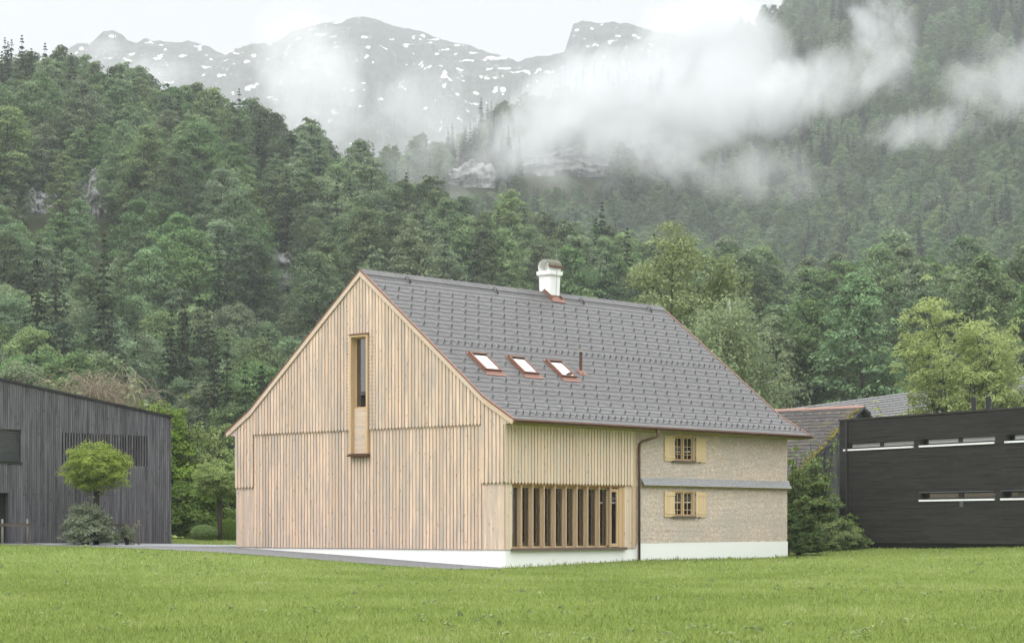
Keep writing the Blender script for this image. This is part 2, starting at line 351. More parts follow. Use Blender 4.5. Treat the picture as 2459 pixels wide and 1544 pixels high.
tag(sheet_poly('gravel_path', GRAVEL, .02, gravel_mat()), kind='structure', label='grey gravel apron along the gable wall')
LANE = ([(-20.2, 90.6), (-16.6, 90.6), (-14.6, 94.6), (-13.4, 97.6), (-10, 101.5), (0, 112)], [(-21.3, 92.8), (-17.8, 95.2), (-15.6, 97.8), (-14.2, 99.4), (-11.5, 103.5), (-2, 114)])
tag(sheet_poly('road', LANE, .03, asphalt_mat()), kind='structure', label='pale asphalt lane passing behind the timber house')


# ------------------------------------------------------------------ the timber house. Local frame: x along the eave wall (away to the right), y along the gable (away to the left), z up
TH = .829; HX, HY = -.284, 85.0
HC, HS = math.cos(TH), math.sin(TH)
L1, LV = 16.84, 19.75                        # gable width, length of the eave wall
HP, HK, HU, HW = .737, 3.42, 5.83, 5.82      # plinth top, low serrated edge, high serrated edge, wall head under the eaves
RIDGE = 12.78
house = thing('wooden_house', 'pale larch-clad farmhouse with grey slate gable roof and white plinth', 'house', (HX, HY, 0), TH)
def P(name, mb, m, parent=house, smooth=False): return mb.build(name, m, parent, smooth)
def roof_h(y):                                # top of the roof at gable coordinate y
    y = min(y, L1 - y)
    return RIDGE - .7885 * (L1 / 2 - y) if y > 1.09 else 7.0 - .575 * (1.09 - y)
def wall_top(y): return roof_h(y) - .2
rb = random.Random(3)
def boards(mb, axis, a0, a1, zb, zt, off, th, pitch, bw, tip=0.):
    """outer boards of a wall; axis 'g' = gable (plane x = 0), 'e' = eave wall (plane y = 0)"""
    n = max(1, round((a1 - a0) / pitch)); pitch = (a1 - a0) / n
    for i in range(n):
        c = a0 + (i + .5) * pitch; w = bw * (.92 + .14 * rb.random()) * pitch / .2 if bw > .15 else bw
        l, r = c - w / 2, c + w / 2; o2 = off + th + rb.uniform(-.003, .003); zl, zr, zm = (zt(l), zt(r), zt(c)) if callable(zt) else (zt, zt, zt)
        b = zb(c) if callable(zb) else zb
        if zm - b < .12: continue
        poly = [(l, b + tip), (c, b), (r, b + tip), (r, zr), (c, zm), (l, zl)] if tip else [(l, b), (r, b), (r, zr), (c, zm), (l, zl)]
        Q = (lambda a, o, z: (-o, a, z)) if axis == 'g' else (lambda a, o, z: (a, -o, z))
        m = len(poly); vs = [Q(a, o2, z) for a, z in poly] + [Q(a, off, z) for a, z in poly]
        f = [tuple(range(m)), tuple(range(2 * m - 1, m - 1, -1))] + [(k, m + k, m + (k + 1) % m, (k + 1) % m) for k in range(m)]
        if axis == 'g': f = [q[::-1] for q in f]
        mb.add(vs, f, rb.random())
def plate(mb, axis, poly, off, th, t=.5):
    Q = (lambda a, o, z: (-o, a, z)) if axis == 'g' else (lambda a, o, z: (a, -o, z))
    mb.prism([Q(a, off, z) for a, z in poly], (-th, 0, 0) if axis == 'g' else (0, -th, 0), t)
def rect(a0, a1, z0, z1): return [(a0, z0), (a1, z0), (a1, z1), (a0, z1)]
GA, GB = 1.275, 15.57                         # the recessed middle field of the gable
WA, WB, WT, WZ = 7.93, 9.07, 10.0, 4.74       # tall gable window: edges, top, bottom
# plinth
mb = MB(); mb.prism([(.02, .02, -.8), (LV, .02, -.8), (LV, L1 - .02, -.8), (.02, L1 - .02, -.8)], (0, 0, .8 + HP), .5)
P('plinth', mb, M['plaster'])
mb = MB(); mb.prism([(8.46, -.02, -.6), (LV + .06, -.05, -.6), (LV + .06, .4, -.6), (8.46, .4, -.6)], (0, 0, 1.58), .5)
P('raised_plinth', mb, M['plaster'])
# gable wall: under-boards (the fresh orange wood in the grooves), then the outer boards
mb = MB(); k = lambda a: (a, wall_top(a))
z0, z1 = HP + .002, 0
def gable_plate(a0, a1, zb, off, th):
    pts = [(a0, zb), (a1, zb), (a1, wall_top(a1))] + [(a, wall_top(a)) for a in (L1 - 1.09, L1 / 2, 1.09) if a0 < a < a1] + [(a0, wall_top(a0))]
    plate(mb, 'g', pts, off, th)
gable_plate(0, WA, HP + .002, -.2, .2); gable_plate(WB, L1, HP + .002, -.2, .2)
plate(mb, 'g', rect(WA, WB, HP + .002, WZ + .1), -.2, .2); plate(mb, 'g', [(WA, WT), (WB, WT), (WB, wall_top(WB)), (L1 / 2, wall_top(L1 / 2)), (WA, wall_top(WA))], -.2, .2)
# second layer behind the oversailing boards
gable_plate(.0, GA - .02, HK + .07, .002, .055); gable_plate(GB + .02, L1, HK + .07, .002, .055)
gable_plate(GA - .02, WA, HU + .07, .002, .055); gable_plate(WB, GB + .02, HU + .07, .002, .055)
plate(mb, 'g', [(WA, WT + .03), (WB, WT + .03), (WB, wall_top(WB)), (L1 / 2, wall_top(L1 / 2)), (WA, wall_top(WA))], .002, .055)
P('gable_wall', mb, M['groove'])
mb = MB(); T = .095
boards(mb, 'g', GA, WA - .03, HP + .01, HU + .15, .002, .036, .2, .156); boards(mb, 'g', WB + .03, GB, HP + .01, HU + .15, .002, .036, .2, .156)
boards(mb, 'g', WA, WB, HP + .01, WZ - .06, .002, .036, .2, .156)
boards(mb, 'g', .012, GA - .02, HP + .01, HK + .12, .002, .02, .118, .112); boards(mb, 'g', GB + .02, L1 - .005, HP + .01, HK + .12, .002, .02, .118, .112)
P('lower_gable_cladding', mb, M['larch'])
mb = MB()
boards(mb, 'g', GA, WA - .02, HU, wall_top, .06, .04, .2, .156, T); boards(mb, 'g', WB + .02, GB, HU, wall_top, .06, .04, .2, .156, T)
boards(mb, 'g', WA - .02, WB + .02, WT + .06, wall_top, .06, .04, .2, .156)
boards(mb, 'g', -.02, GA, HK, wall_top, .06, .04, .2, .156, T); boards(mb, 'g', GB, L1 + .02, HK, wall_top, .06, .04, .2, .156, T)
# board ends that close the boxed eaves
for s in (0, 1):
    for a in (-.17, -.36):
        y0, y1 = (a, a + .17) if s == 0 else (L1 - a - .17, L1 - a)
        yo = (lambda y: y) if s == 0 else (lambda y: L1 - y)
        plate(mb, 'g', [(y0, HW + .02 + .1 * max(0, -yo(y0) - .02)), (y1, HW + .02 + .1 * max(0, -yo(y1) - .02)), (y1, roof_h(y1) - .16), (y0, roof_h(y0) - .16)], .06, .04, rb.random())
P('upper_gable_cladding', mb, M['larch'])
mb = MB(); mb.tube([(0, 0, 0), (-.0045, 0, 0)], .023, 8); vh = None
for y in (9.27, 7.84, 7.64):
    for i in range(24):
        o = vh = P('ventilation_hole', mb, M['dark']) if vh is None else vh.copy()
        if o.name not in COL.objects: COL.objects.link(o)
        o.location = (-.101, y, 6.1 + i * .163)
# tall gable window: a projecting box frame with a fixed pane above a panel of horizontal boards
mb = MB()
for y0, y1 in ((WA, WA + .1), (WB - .1, WB)): mb.box(-.17, .3, y0, y1, WZ + .1, WT, rb.random())
mb.box(-.17, .3, WA + .1, WB - .1, WT - .1, WT, .6)
win = P('gable_window', mb, M['frame'])
mb = MB()
for y0, y1 in ((WA + .1, WA + .17), (WB - .17, WB - .1)): mb.box(.1, .16, y0, y1, 6.86, WT - .1)
mb.box(.1, .16, WA + .17, WB - .17, WT - .17, WT - .1); mb.box(.06, .16, WA + .1, WB - .1, 6.8, 6.88)
P('sash', mb, M['frame'], win)
mb = MB(); mb.box(.13, .138, WA + .17, WB - .17, 6.88, WT - .17); P('pane', mb, M['glass'], win)
mb = MB(); z = WZ + .12
while z < 6.78: mb.box(.02, .06, WA + .1, WB - .1, z, min(z + .096, 6.8), rb.random()); z += .1
P('board_panel', mb, M['verge'], win)
mb = MB(); mb.box(-.23, .05, WA - .05, WB + .05, WZ, WZ + .1); mb.box(-.26, -.23, WA - .06, WB + .06, WZ - .02, WZ + .05); P('sill', mb, M['copper_dark'], win)
mb = MB(); mb.box(-.21, .0, WA - .05, WB + .05, WT + .002, WT + .035); P('flashing', mb, M['copper'], win)
# eave wall, timber half, with the long window
BV0, BV1, BZ0, BZ1 = .41, 7.62, .80, 3.38
mb = MB()
plate(mb, 'e', rect(0, BV0, HP + .002, HW + .1), -.2, .2); plate(mb, 'e', rect(BV1, 8.36, HP + .002, HW + .1), -.2, .2); plate(mb, 'e', rect(BV0, BV1, BZ1, HW + .1), -.2, .2)
plate(mb, 'e', rect(0.0, 8.1, HK + .06, HW + .1), .002, .055)
P('eave_wall', mb, M['groove'])
mb = MB(); boards(mb, 'e', .01, BV0, HP + .01, HK + .12, .002, .02, .13, .124); P('lower_eave_cladding', mb, M['larch_side'])
mb = MB(); boards(mb, 'e', BV1, 8.1, HP + .01, HK + .12, .002, .02, .12, .114); P('lower_eave_cladding', mb, M['larch_side'])
mb = MB(); boards(mb, 'e', -.12, 8.12, HK, HW + .05, .06, .04, .2, .156, T); P('upper_eave_cladding', mb, M['larch_side'])
mb = MB(); mb.box(8.14, 8.36, -.03, .0, HP + .01, HW + .04, .2); P('corner_board', mb, M['fin'])
mb = MB(); mb.box(BV0 - .06, BV1 + .06, -.1, .36, .70, .80, .3); mb.box(BV0 - .07, BV1 + .07, -.13, -.1, .69, .775); sillb = mb
band = thing_band = MB()
FIN = [1.02, 1.71, 2.41, 3.10, 3.80, 4.50, 5.20, 5.96, 6.72]
mb = MB(); mb.box(BV0, BV1, .20, .28, BZ0, BZ0 + .07); mb.box(BV0, BV1, .20, .28, BZ1 - .1, BZ1)
bw = P('long_window', mb, M['frame'])
P('sill', sillb, M['sill'], bw)
for v in FIN:
    mb = MB(); mb.box(v - .045, v, -.02, .075, BZ0, BZ1 + .02, rb.random()); P('fin', mb, M['fin'], bw)
    mb = MB(); mb.box(v - .05, v, .12, .22, BZ0 + .07, BZ1 - .1, rb.random()); P('mullion', mb, M['fin'], bw)
for a, b in zip([BV0] + FIN, [v - .05 for v in FIN]): 
    mb = MB(); mb.box(a, b, .215, .22, BZ0 + .07, BZ1 - .1); P('pane', mb, M['glass'], bw)
mb = MB(); mb.box(6.74, 6.82, .05, .12, BZ0 + .02, BZ1 - .06, .4); mb.box(7.16, 7.3, .05, .12, BZ0 + .02, BZ1 - .06, .7); mb.box(6.82, 7.16, .05, .12, BZ1 - .2, BZ1 - .06, .5); mb.box(6.82, 7.16, .05, .12, BZ0 + .02, BZ0 + .16, .5)
mb.box(7.3, 7.5, .02, .14, BZ0, BZ1, .8); mb.box(7.5, BV1, -.0, .14, BZ0, BZ1, .3)
df = P('casement', mb, M['frame'], bw)
mb = MB(); mb.box(6.82, 7.16, .08, .088, BZ0 + .16, BZ1 - .2); P('casement_pane', mb, M['glass'], bw)
mb = MB(); mb.box(7.3, 8.0, .6, .62, BZ0, BZ1); P('inner_reveal', mb, M['room'], bw)
# rooms behind the windows
mb = MB(); mb.box(.22, 8.3, .22, 6.0, .70, .74, .3)
mb.box(.22, 8.3, .22, 6.0, 3.42, 3.5); mb.box(.22, 8.3, 6.0, 6.1, .74, 3.42); mb.box(8.3, 8.4, .22, 6.0, .74, 3.42); P('living_room', mb, M['room'])
mb = MB(); mb.box(8.6, 19.5, 1.6, 1.7, 1.0, 5.8); P('inner_wall', mb, M['room']); mb = MB(); mb.box(8.6, 19.5, .3, 1.6, 3.45, 3.55); P('inner_floor', mb, M['room']); mb = MB(); mb.box(.5, .6, 6.0, 11, 4, 10.0); P('inner_wall', mb, M['room'])
# shingled half of the eave wall with two shuttered windows
WINS = [(11.0, 12.56, 4.60, 5.73), (11.0, 12.56, 2.12, 3.26)]
mb = MB()
plate(mb, 'e', rect(8.36, 11.0, .985, HW + .1), -.2, .2); plate(mb, 'e', rect(12.56, LV, .985, HW + .1), -.2, .2)
for z0, z1 in ((.985, 2.12), (3.26, 4.60), (5.73, HW + .1)): plate(mb, 'e', rect(11.0, 12.56, z0, z1), -.2, .2)
P('shingled_wall', mb, M['shingle'])
mb = MB()
def shingle_field(mb, v0, v1, z0, z1, holes, dw=.09, dh=.056, flare=None):
    row = 0; z = z0
    while z < z1:
        v = v0 + (dw / 2 if row % 2 else 0)
        while v < v1:
            if not any(a - .03 < v + dw / 2 < b + .03 and c - .02 < z + dh / 2 < d for a, b, c, d in holes):
                w = dw * .94; h = dh * 1.5; o = .040 + rb.uniform(-.004, .006); f0, f1 = (flare(z), flare(z + h)) if flare else (0, 0); zz = z + rb.uniform(-.004, .004)
                t = min(1, max(0, rb.gauss(.6, .17)))
                A = [(v, -o - f0, zz + .014), (v + w * .5, -o - f0 - .002, zz), (v + w, -o - f0, zz + .014), (v + w, -.004 - f1, zz + h), (v, -.004 - f1, zz + h)]
                mb.add(A + [(v, -f0 - .001, zz + .014), (v + w * .5, -f0 - .001, zz), (v + w, -f0 - .001, zz + .014)], [(0, 1, 2, 3, 4), (0, 5, 6, 1), (1, 6, 7, 2)], t)
            v += dw
        z += dh; row += 1
shingle_field(mb, 8.42, LV - .02, .975, 3.46, WINS); shingle_field(mb, 8.42, LV - .02, 3.78, HW - .04, WINS)
P('shingles', mb, M['shingle'])
fl = lambda z: .2 * max(0, min(1, (3.82 - z) / .34)) ** 1.4
mb = MB(); shingle_field(mb, 8.74, LV + .12, 3.50, 3.80, [], flare=fl)
sk = P('pent_skirt', mb, M['shingle_grey'])
mb = MB(); mb.box(8.74, LV + .12, -.19, .0, 3.47, 3.495); mb.box(8.74, LV + .1, -.16, -.02, 3.44, 3.468); P('skirt_board', mb, M['soffit'], sk)
for wi, (a, b, c, d) in enumerate(WINS):
    w = None; mb = MB()
    for x0, x1 in ((a + .02, a + .09), (b - .09, b - .02), (11.72, 11.80)): mb.box(x0, x1, -.035, .1, c + .04, d - .03, .7)
    mb.box(a, b, -.045, .1, d - .04, d + .04, .5)
    w = P('shuttered_window', mb, M['frame'])
    for s0, s1 in ((a + .09, 11.72), (11.80, b - .09)):
        mb = MB(); y0, y1 = .03, .075
        mb.box(s0, s0 + .055, y0, y1, c + .05, d - .04, .4); mb.box(s1 - .055, s1, y0, y1, c + .05, d - .04, .4); mb.box(s0 + .055, s1 - .055, y0, y1, c + .05, c + .11, .4); mb.box(s0 + .055, s1 - .055, y0, y1, d - .1, d - .04, .4)
        i0, i1, j0, j1 = s0 + .055, s1 - .055, c + .11, d - .1; xm = (i0 + i1) / 2
        mb.box(xm - .014, xm + .014, y0 + .003, y1, j0, j1, .9)
        for q in (.22, .60): z = j0 + (j1 - j0) * q; mb.box(i0, i1, y0 + .005, y1, z - .014, z + .014, .9)
        s = P('sash', mb, M['frame'], w)
        mb = MB(); mb.box(i0, i1, .052, .058, j0, j1); P('pane', mb, M['glass'], w)
        mb = MB()
        for i in range(9): xx = i0 + .28 * (s1 - s0) + i * .03; mb.box(xx, xx + .022, .16 + .012 * (i % 2), .165 + .012 * (i % 2), j0, j1, rb.random())
        P('curtain', mb, M['white'], w)
    mb = MB(); mb.box(a - .04, b + .05, -.12, .08, c - .05, c + .035); P('sill', mb, M['sill'], w)
    for s0, s1 in ((10.34, 11.07), (12.62, 13.34)):
        mb = MB(); q = (s1 - s0) / 4
        for i in range(4): mb.box(s0 + i * q + .003, s0 + (i + 1) * q - .001, -.085, -.055, c - .005, d - .01, rb.random())
        for z in (c + .13, d - .2): mb.box(s0 + .05, s1 - .0, -.108, -.086, z, z + .085, .8)
        sh = P('shutter', mb, M['shutter'], w)
        mb = MB(); xx = s1 - .03 if s0 < 11 else s0 - .01
        for z in (c + .15, d - .17): mb = MB(); mb.box(xx, xx + .05, -.06, -.03, z, z + .07); P('hinge', mb, M['iron'], sh)
        mb = MB(); xx = s1 - .22 if s0 < 11 else s0 + .2
        mb.box(xx, xx + .1, -.13, -.02, c - .04, c - .02); mb.box(xx + .05, xx + .08, -.13, -.11, c - .05, c + .01)
        P('shutter_stay', mb, M['iron'], sh)
# the two walls out of sight
mb = MB(); pts = [(LV - .01, 0, HP), (LV - .01, L1, HP), (LV - .01, L1, wall_top(L1))] + [(LV - .01, a, wall_top(a)) for a in (L1 - 1.09, L1 / 2, 1.09)] + [(LV - .01, 0, wall_top(0))]
mb.prism(pts, (-.2, 0, 0)); mb.box(.0, LV - .22, L1 - .2, L1 - .01, HP + .002, HW + .1); P('rear_walls', mb, M['larch_side'])

# ---- roof
V0, V1, YE = -.13, 20.85, -.60
def slope_pt(u, side=0):                      # y, z on the top plane
    return (u, roof_h(u)) if side == 0 else (L1 - u, roof_h(u))
SL = [(YE, roof_h(YE)), (1.09, 7.0), (L1 / 2, RIDGE)]
l1 = math.dist(SL[0], SL[1]); l2 = math.dist(SL[1], SL[2])
def along(s):                                 # distance up the slope -> (y, z), tangent
    (a, b, q) = (SL[0], SL[1], s / l1) if s < l1 else (SL[1], SL[2], (s - l1) / l2)
    ln = math.dist(a, b); return (a[0] + (b[0] - a[0]) * q, a[1] + (b[1] - a[1]) * q), ((b[0] - a[0]) / ln, (b[1] - a[1]) / ln)
deck = MB()
for side in (0, 1):
    f = (lambda y: y) if side == 0 else (lambda y: L1 - y)
    top = [(f(y), z - .03) for y, z in SL]; bot = [(f(y), z - .15) for y, z in SL]
    for i in range(2):
        a, b, c, d = top[i], top[i + 1], bot[i + 1], bot[i]
        deck.prism([(V0 + .02, *a), (V0 + .02, *b), (V0 + .02, *c), (V0 + .02, *d)], (V1 - V0 - .04, 0, 0))
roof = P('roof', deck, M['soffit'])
CR = .337; TW = .28
def tiles(side):
    mb = MB(); f = (lambda y: y) if side == 0 else (lambda y: L1 - y)
    n = int((l1 + l2) / CR) + 1
    for k in range(n):
        s0 = k * CR; s1 = min(s0 + CR + .03, l1 + l2 - .01)
        if s1 - s0 < .08: break
        (y0, z0), t0 = along(s0 + 1e-4); (y1, z1), t1 = along(s1)
        nx, nz = -t0[1], t0[0]
        v = V0 + (TW / 2 if k % 2 else 0)
        cuts = [V0] + [x for x in np.arange(v, V1 + TW, TW) if V0 + .03 < x < V1 - .03] + [V1]
        for a, b in zip(cuts[:-1], cuts[1:]):
            e = .017 + rb.uniform(-.002, .002); b2 = b - .005; e2 = e + rb.uniform(-.002, .002)
            p = [(a, f(y0 + nx * e), z0 + nz * e), (b2, f(y0 + nx * e2), z0 + nz * e2), (b2, f(y1 - .0), z1 + .001), (a, f(y1), z1 + .001),
                 (a, f(y0 + nx * (e - .011)), z0 + nz * (e - .011)), (b2, f(y0 + nx * (e - .011)), z0 + nz * (e - .011))]
            fs = [(0, 1, 2, 3), (0, 4, 5, 1), (0, 3, 4), (1, 5, 2)]
            if side: fs = [q[::-1] for q in fs]
            mb.add(p, fs, rb.random())
    return P('slate_tiles', mb, M['slate'], roof)
tiles(0); tiles(1)
mb = MB()
v = V0
while v < V1 - .01:
    w = min(1.0, V1 - v); o = .02 if int(v * 10) % 2 else .026
    for s in (1, -1):
        y0 = L1 / 2; y1 = L1 / 2 - s * .30; z1 = RIDGE - .7885 * .30
        mb.add([(v, y0, RIDGE + .075), (v + w - .006, y0, RIDGE + .07), (v + w - .006, y1, z1 + .055), (v, y1, z1 + .06), (v, y1, z1 + .03), (v + w - .006, y1, z1 + .028), (v, y0, RIDGE + .04)],
               [(0, 1, 2, 3) if s < 0 else (3, 2, 1, 0), (3, 2, 5, 4) if s < 0 else (4, 5, 2, 3), (0, 3, 4, 6)], rb.random())
    v += 1.0
P('ridge_cap', mb, M['slate'], roof)
mb = MB(); mb.tube([(0, 0, 0), (0, 0, .055)], .022, 6); clip = P('ridge_clip', mb, M['steel'], roof)
for i, v in enumerate(np.arange(.3, 20.6, 1.0)):
    c = clip if i == 0 else clip.copy()
    if i: COL.objects.link(c)
    c.location = (v, L1 / 2 - .05, RIDGE + .05)
# bargeboards with copper capping on both gables
for x0 in (V0 - .03, V1 - .02):
    for side in (0, 1):
        mbw, mbc = MB(), MB()
        f = (lambda y: y) if side == 0 else (lambda y: L1 - y)
        for i in range(2):
            a, b = SL[i], SL[i + 1]
            h0, h1 = .235, .235
            mbw.prism([(x0, f(a[0]), a[1] - .03), (x0, f(b[0]), b[1] - .03), (x0, f(b[0]), b[1] - .03 - h1), (x0, f(a[0] + (.07 if i == 0 else 0)), a[1] - .03 - h0 + (.05 if i == 0 else 0))], (.05, 0, 0), rb.random())
            mbc.prism([(x0 - .015, f(a[0] - .0), a[1] - .028), (x0 - .015, f(b[0]), b[1] - .028), (x0 - .015, f(b[0]), b[1] + .045), (x0 - .015, f(a[0]), a[1] + .045)], (.10, 0, 0), .5)
        P('bargeboard', mbw, M['verge'], roof); P('verge_flashing', mbc, M['copper'], roof)
# boxed soffit
for side in (0, 1):
    f = (lambda y: y) if side == 0 else (lambda y: L1 - y)
    mb = MB(); z = roof_h(YE) - .15
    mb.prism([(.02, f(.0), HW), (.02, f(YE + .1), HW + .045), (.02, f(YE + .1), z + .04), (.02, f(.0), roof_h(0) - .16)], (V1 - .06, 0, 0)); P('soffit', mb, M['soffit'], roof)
    mb = MB(); g = YE - .07; zc = roof_h(YE) - .045; n = 8; prof = [(g + .085 * math.cos(math.pi + math.pi * i / n), zc + .085 * math.sin(math.pi + math.pi * i / n)) for i in range(n + 1)]
    inn = [(g + .075 * math.cos(math.pi + math.pi * i / n), zc + .075 * math.sin(math.pi + math.pi * i / n) + .004) for i in range(n + 1)][::-1]
    lip = [(V0 + .02, f(y), zz) for y, zz in prof + inn]
    mb.prism(lip, (V1 - V0 + .03, 0, 0)); mb.prism([(V0, f(y), zz) for y, zz in prof], (.02, 0, 0)); mb.prism([(V1 + .05, f(y), zz) for y, zz in prof], (.02, 0, 0))
    gu = P('gutter', mb, M['copper_dark'], roof)
    mb = MB(); mb.tube([(V0 + .02, f(g - .085), zc + .006), (V1 + .05, f(g - .085), zc + .006)], .014, 6); mb.box(V0 + .02, V1, min(f(YE - .01), f(YE + .03)), max(f(YE - .01), f(YE + .03)), zc - .0, zc + .05)
    P('gutter_bead', mb, M['copper'], gu)
    mb = MB(); bk = None
    mb.tube([(0, f(g + .09 * math.cos(t)), zc + .09 * math.sin(t)) for t in np.linspace(math.pi, 2 * math.pi, 7)], .006, 4)
    for v in np.arange(.4, 20.5, .9):
        o = bk = P('gutter_bracket', mb, M['copper_dark'], gu) if bk is None else bk.copy()
        if o.name not in COL.objects: COL.objects.link(o)
        o.location = (v, 0, 0)
# downspout
zc = roof_h(YE) - .1; g = YE - .07
mb = MB(); mb.tube([(9.12, g, zc - .02), (9.12, g, zc - .22), (9.07, g + .02, zc - .33), (8.62, -.2, zc - .52), (8.53, -.13, zc - .62), (8.51, -.12, zc - .8), (8.51, -.12, .0)], [.075, .062, .055, .055, .055, .055, .055], 10)
ds = P('downspout', mb, M['copper_dark'], house, True)
mb = MB()
for z in (4.9, 4.6, 4.1, 3.55, 2.7, 1.7, 1.1): mb.tube([(8.51, -.12, z), (8.51, -.12, z + .025)], .063, 10)
P('pipe_collar', mb, M['copper'], ds)
# skylights: (lower y, upper y, left v, right v) on the slope
TA = math.atan(.7885); tu, tz = math.cos(TA), math.sin(TA)
def on_slope(y, v, up=0., n=0.): return Vector((v, y + up * tu - n * tz, roof_h(y) + up * tz + n * tu))
for y0, y1, v0, v1 in ((2.64, 3.62, 1.57, 2.63), (2.645, 3.6, 4.0, 5.02), (2.62, 3.58, 6.44, 7.48)):
    ln = (y1 - y0) / tu
    F = Matrix.Translation(on_slope(y0, v0)) @ Matrix(((1, 0, 0, 0), (0, tu, -tz, 0), (0, tz, tu, 0), (0, 0, 0, 1)))
    w = v1 - v0
    mb = MB(); mb.box(-.05, w + .05, -.12, ln + .1, .012, .045, .5, F); mb.box(.0, .11, .0, ln, .045, .14, .4, F); mb.box(w - .06, w, .0, ln, .045, .12, .6, F)
    mb.add([tuple(F @ Vector(q)) for q in [(-.05, -.12, .035), (w + .08, -.12, .035), (w + .16, -.3, .03), (-.12, -.3, .03)]], [(0, 1, 2, 3)], .5)
    s = P('skylight', mb, M['copper'], roof)
    mb = MB(); mb.box(.11, w - .06, .0, .07, .045, .115, .5, F); mb.box(.02, w, ln - .1, ln, .05, .155, .5, F); mb.box(.11, .15, .07, ln - .1, .045, .11, .5, F); mb.box(w - .1, w - .06, .07, ln - .1, .045, .11, .5, F)
    P('frame', mb, M['copper_dark'], s)
    mb = MB(); mb.box(.15, w - .1, .07, ln - .1, .08, .095, .5, F); P('pane', mb, M['roofglass'], s)
# vent pipe
p = on_slope(3.06, 8.3)
mb = MB(); mb.tube([p - Vector((0, 0, .1)), p + Vector((0, 0, .78))], .07, 12); vp = P('vent_pipe', mb, M['copper_dark'], roof)
mb = MB(); mb.tube([p + Vector((0, 0, .78)), p + Vector((0, 0, .92))], .066, 12); P('pipe_tip', mb, M['iron'], vp)
mb = MB(); mb.tube([p + Vector((0, 0, .92)), p + Vector((0, 0, .955))], .067, 12); P('pipe_lid', mb, M['shutter'], vp)
mb = MB(); mb.tube([p - Vector((0, 0, .06)), p + Vector((0, 0, .08))], [.17, .075], 12)
q = [on_slope(2.86, 8.02, 0, .035), on_slope(2.86, 8.58, 0, .035), on_slope(3.22, 8.5, 0, .035), on_slope(3.22, 8.1, 0, .035)]; mb.quad(*[tuple(x) for x in q]); P('pipe_flashing', mb, M['copper'], vp)
# snow hooks: rows two courses apart, three tiles apart, shifted one tile from row to row; two dense rows
def hook_mesh(big=1.):
    mb = MB(); r = .014 * big; F = Matrix(((1, 0, 0, 0), (0, tu, -tz, 0), (0, tz, tu, 0), (0, 0, 0, 1)))
    tr = lambda *a: F @ Vector(a)
    mb.tube([tr(-.05 * big, 0, .02), tr(.01 * big, .07, .15 * big), tr(.05 * big, 0, .02), tr(-.05 * big, 0, .02)], r, 5)
    me = mb.build('snow_hook', M['iron'], roof); mb = MB()
    mb.box(-.009, .009, .0, .27, .034, .038, .5, F)
    return me, mb
hooks = []
rows = [(along((29.40 - 2 * k) * CR)[0][0], k) for k in range(15)]
for y, k in rows:
    dense = k in (6, 14); st = .42 if dense else .84; v = (.29 + .28 * k) % st + (0 if (.29 + .28 * k) % st > .15 else st)
    while v < 20.6:
        if not any(b - .25 < v < c + .2 and a - .35 < y < d + .15 for a, d, b, c in ((2.64, 3.62, 1.57, 2.63), (2.645, 3.6, 4.0, 5.02), (2.62, 3.58, 6.44, 7.48), (2.7, 3.5, 8.1, 8.6))):
            hooks.append((y, v))
        v += st
def local_hook(y, v): return on_slope(y, v)
def depth_of(h): p = on_slope(*h); return HY + HC * p.y + HS * p.x
hooks.sort(key=depth_of)
proto, strap = hook_mesh(); sp = strap.build('strap', M['steel'], proto)
for i, (y, v) in enumerate(hooks[:100]):
    o = proto if i == 0 else proto.copy()
    if i: COL.objects.link(o); s = sp.copy(); COL.objects.link(s); s.parent = o
    o.location = on_slope(y, v); o.rotation_euler = (rb.uniform(-.05, .05), 0, rb.uniform(-.1, .1))
mb = MB(); base = proto.data; bv = [v.co.copy() for v in base.vertices]; bf = [tuple(p.vertices) for p in base.polygons]; sv = [v.co.copy() for v in sp.data.vertices]; sf = [tuple(p.vertices) for p in sp.data.polygons]
ms = MB()
for y, v in hooks[100:]:
    p = on_slope(y, v); mb.add([tuple(p + q) for q in bv], bf); ms.add([tuple(p + q) for q in sv], sf)
tag(P('snow_hooks', mb, M['iron'], roof), kind='stuff'); tag(P('snow_hook_straps', ms, M['steel'], roof), kind='stuff')
for v in (2.33, 8.0, 14.1, 19.3):
    mb = MB(); p = on_slope(8.0, v)
    F = Matrix.Translation(p) @ Matrix(((1, 0, 0, 0), (0, tu, -tz, 0), (0, tz, tu, 0), (0, 0, 0, 1)))
    mb.tube([F @ Vector(q) for q in ((-.02, .2, .03), (-.02, .18, .16), (0, .05, .19), (.02, -.1, .1), (.03, -.12, .02))], .022, 6); mb.tube([F @ Vector(q) for q in ((.0, .0, .02), (.05, -.08, .14), (.1, -.12, .02))], .018, 6)
    P('ladder_hook', mb, M['iron'], roof)
# chimney
CX, CY = 12.24, L1 / 2 - .02
mb = MB()
def frust(mb, w0, d0, z0, w1, d1, z1, t=.5):
    vs = [(CX + sx * w0 / 2, CY + sy * d0 / 2, z0) for sx, sy in ((-1, -1), (1, -1), (1, 1), (-1, 1))] + [(CX + sx * w1 / 2, CY + sy * d1 / 2, z1) for sx, sy in ((-1, -1), (1, -1), (1, 1), (-1, 1))]
    mb.add(vs, [(3, 2, 1, 0), (4, 5, 6, 7), (0, 1, 5, 4), (1, 2, 6, 5), (2, 3, 7, 6), (3, 0, 4, 7)], t)
frust(mb, .66, .60, 11.9, .74, .70, 13.58); frust(mb, .78, .74, 13.581, .86, .82, 13.65); frust(mb, .90, .86, 13.651, .92, .88, 13.82)
ch = P('chimney', mb, M['plaster'], roof)
mb = MB(); n = 20; ra, rr = .30, .37; zc = 14.02; x0, x1 = CX - .44, CX + .44
prof = [(ra * math.cos(t), zc + ra * math.sin(t)) for t in np.linspace(-.55, math.pi + .55, n)]; 
prof_o = [(rr * math.cos(t), zc + rr * math.sin(t)) for t in np.linspace(-.35, math.pi + .35, n)]
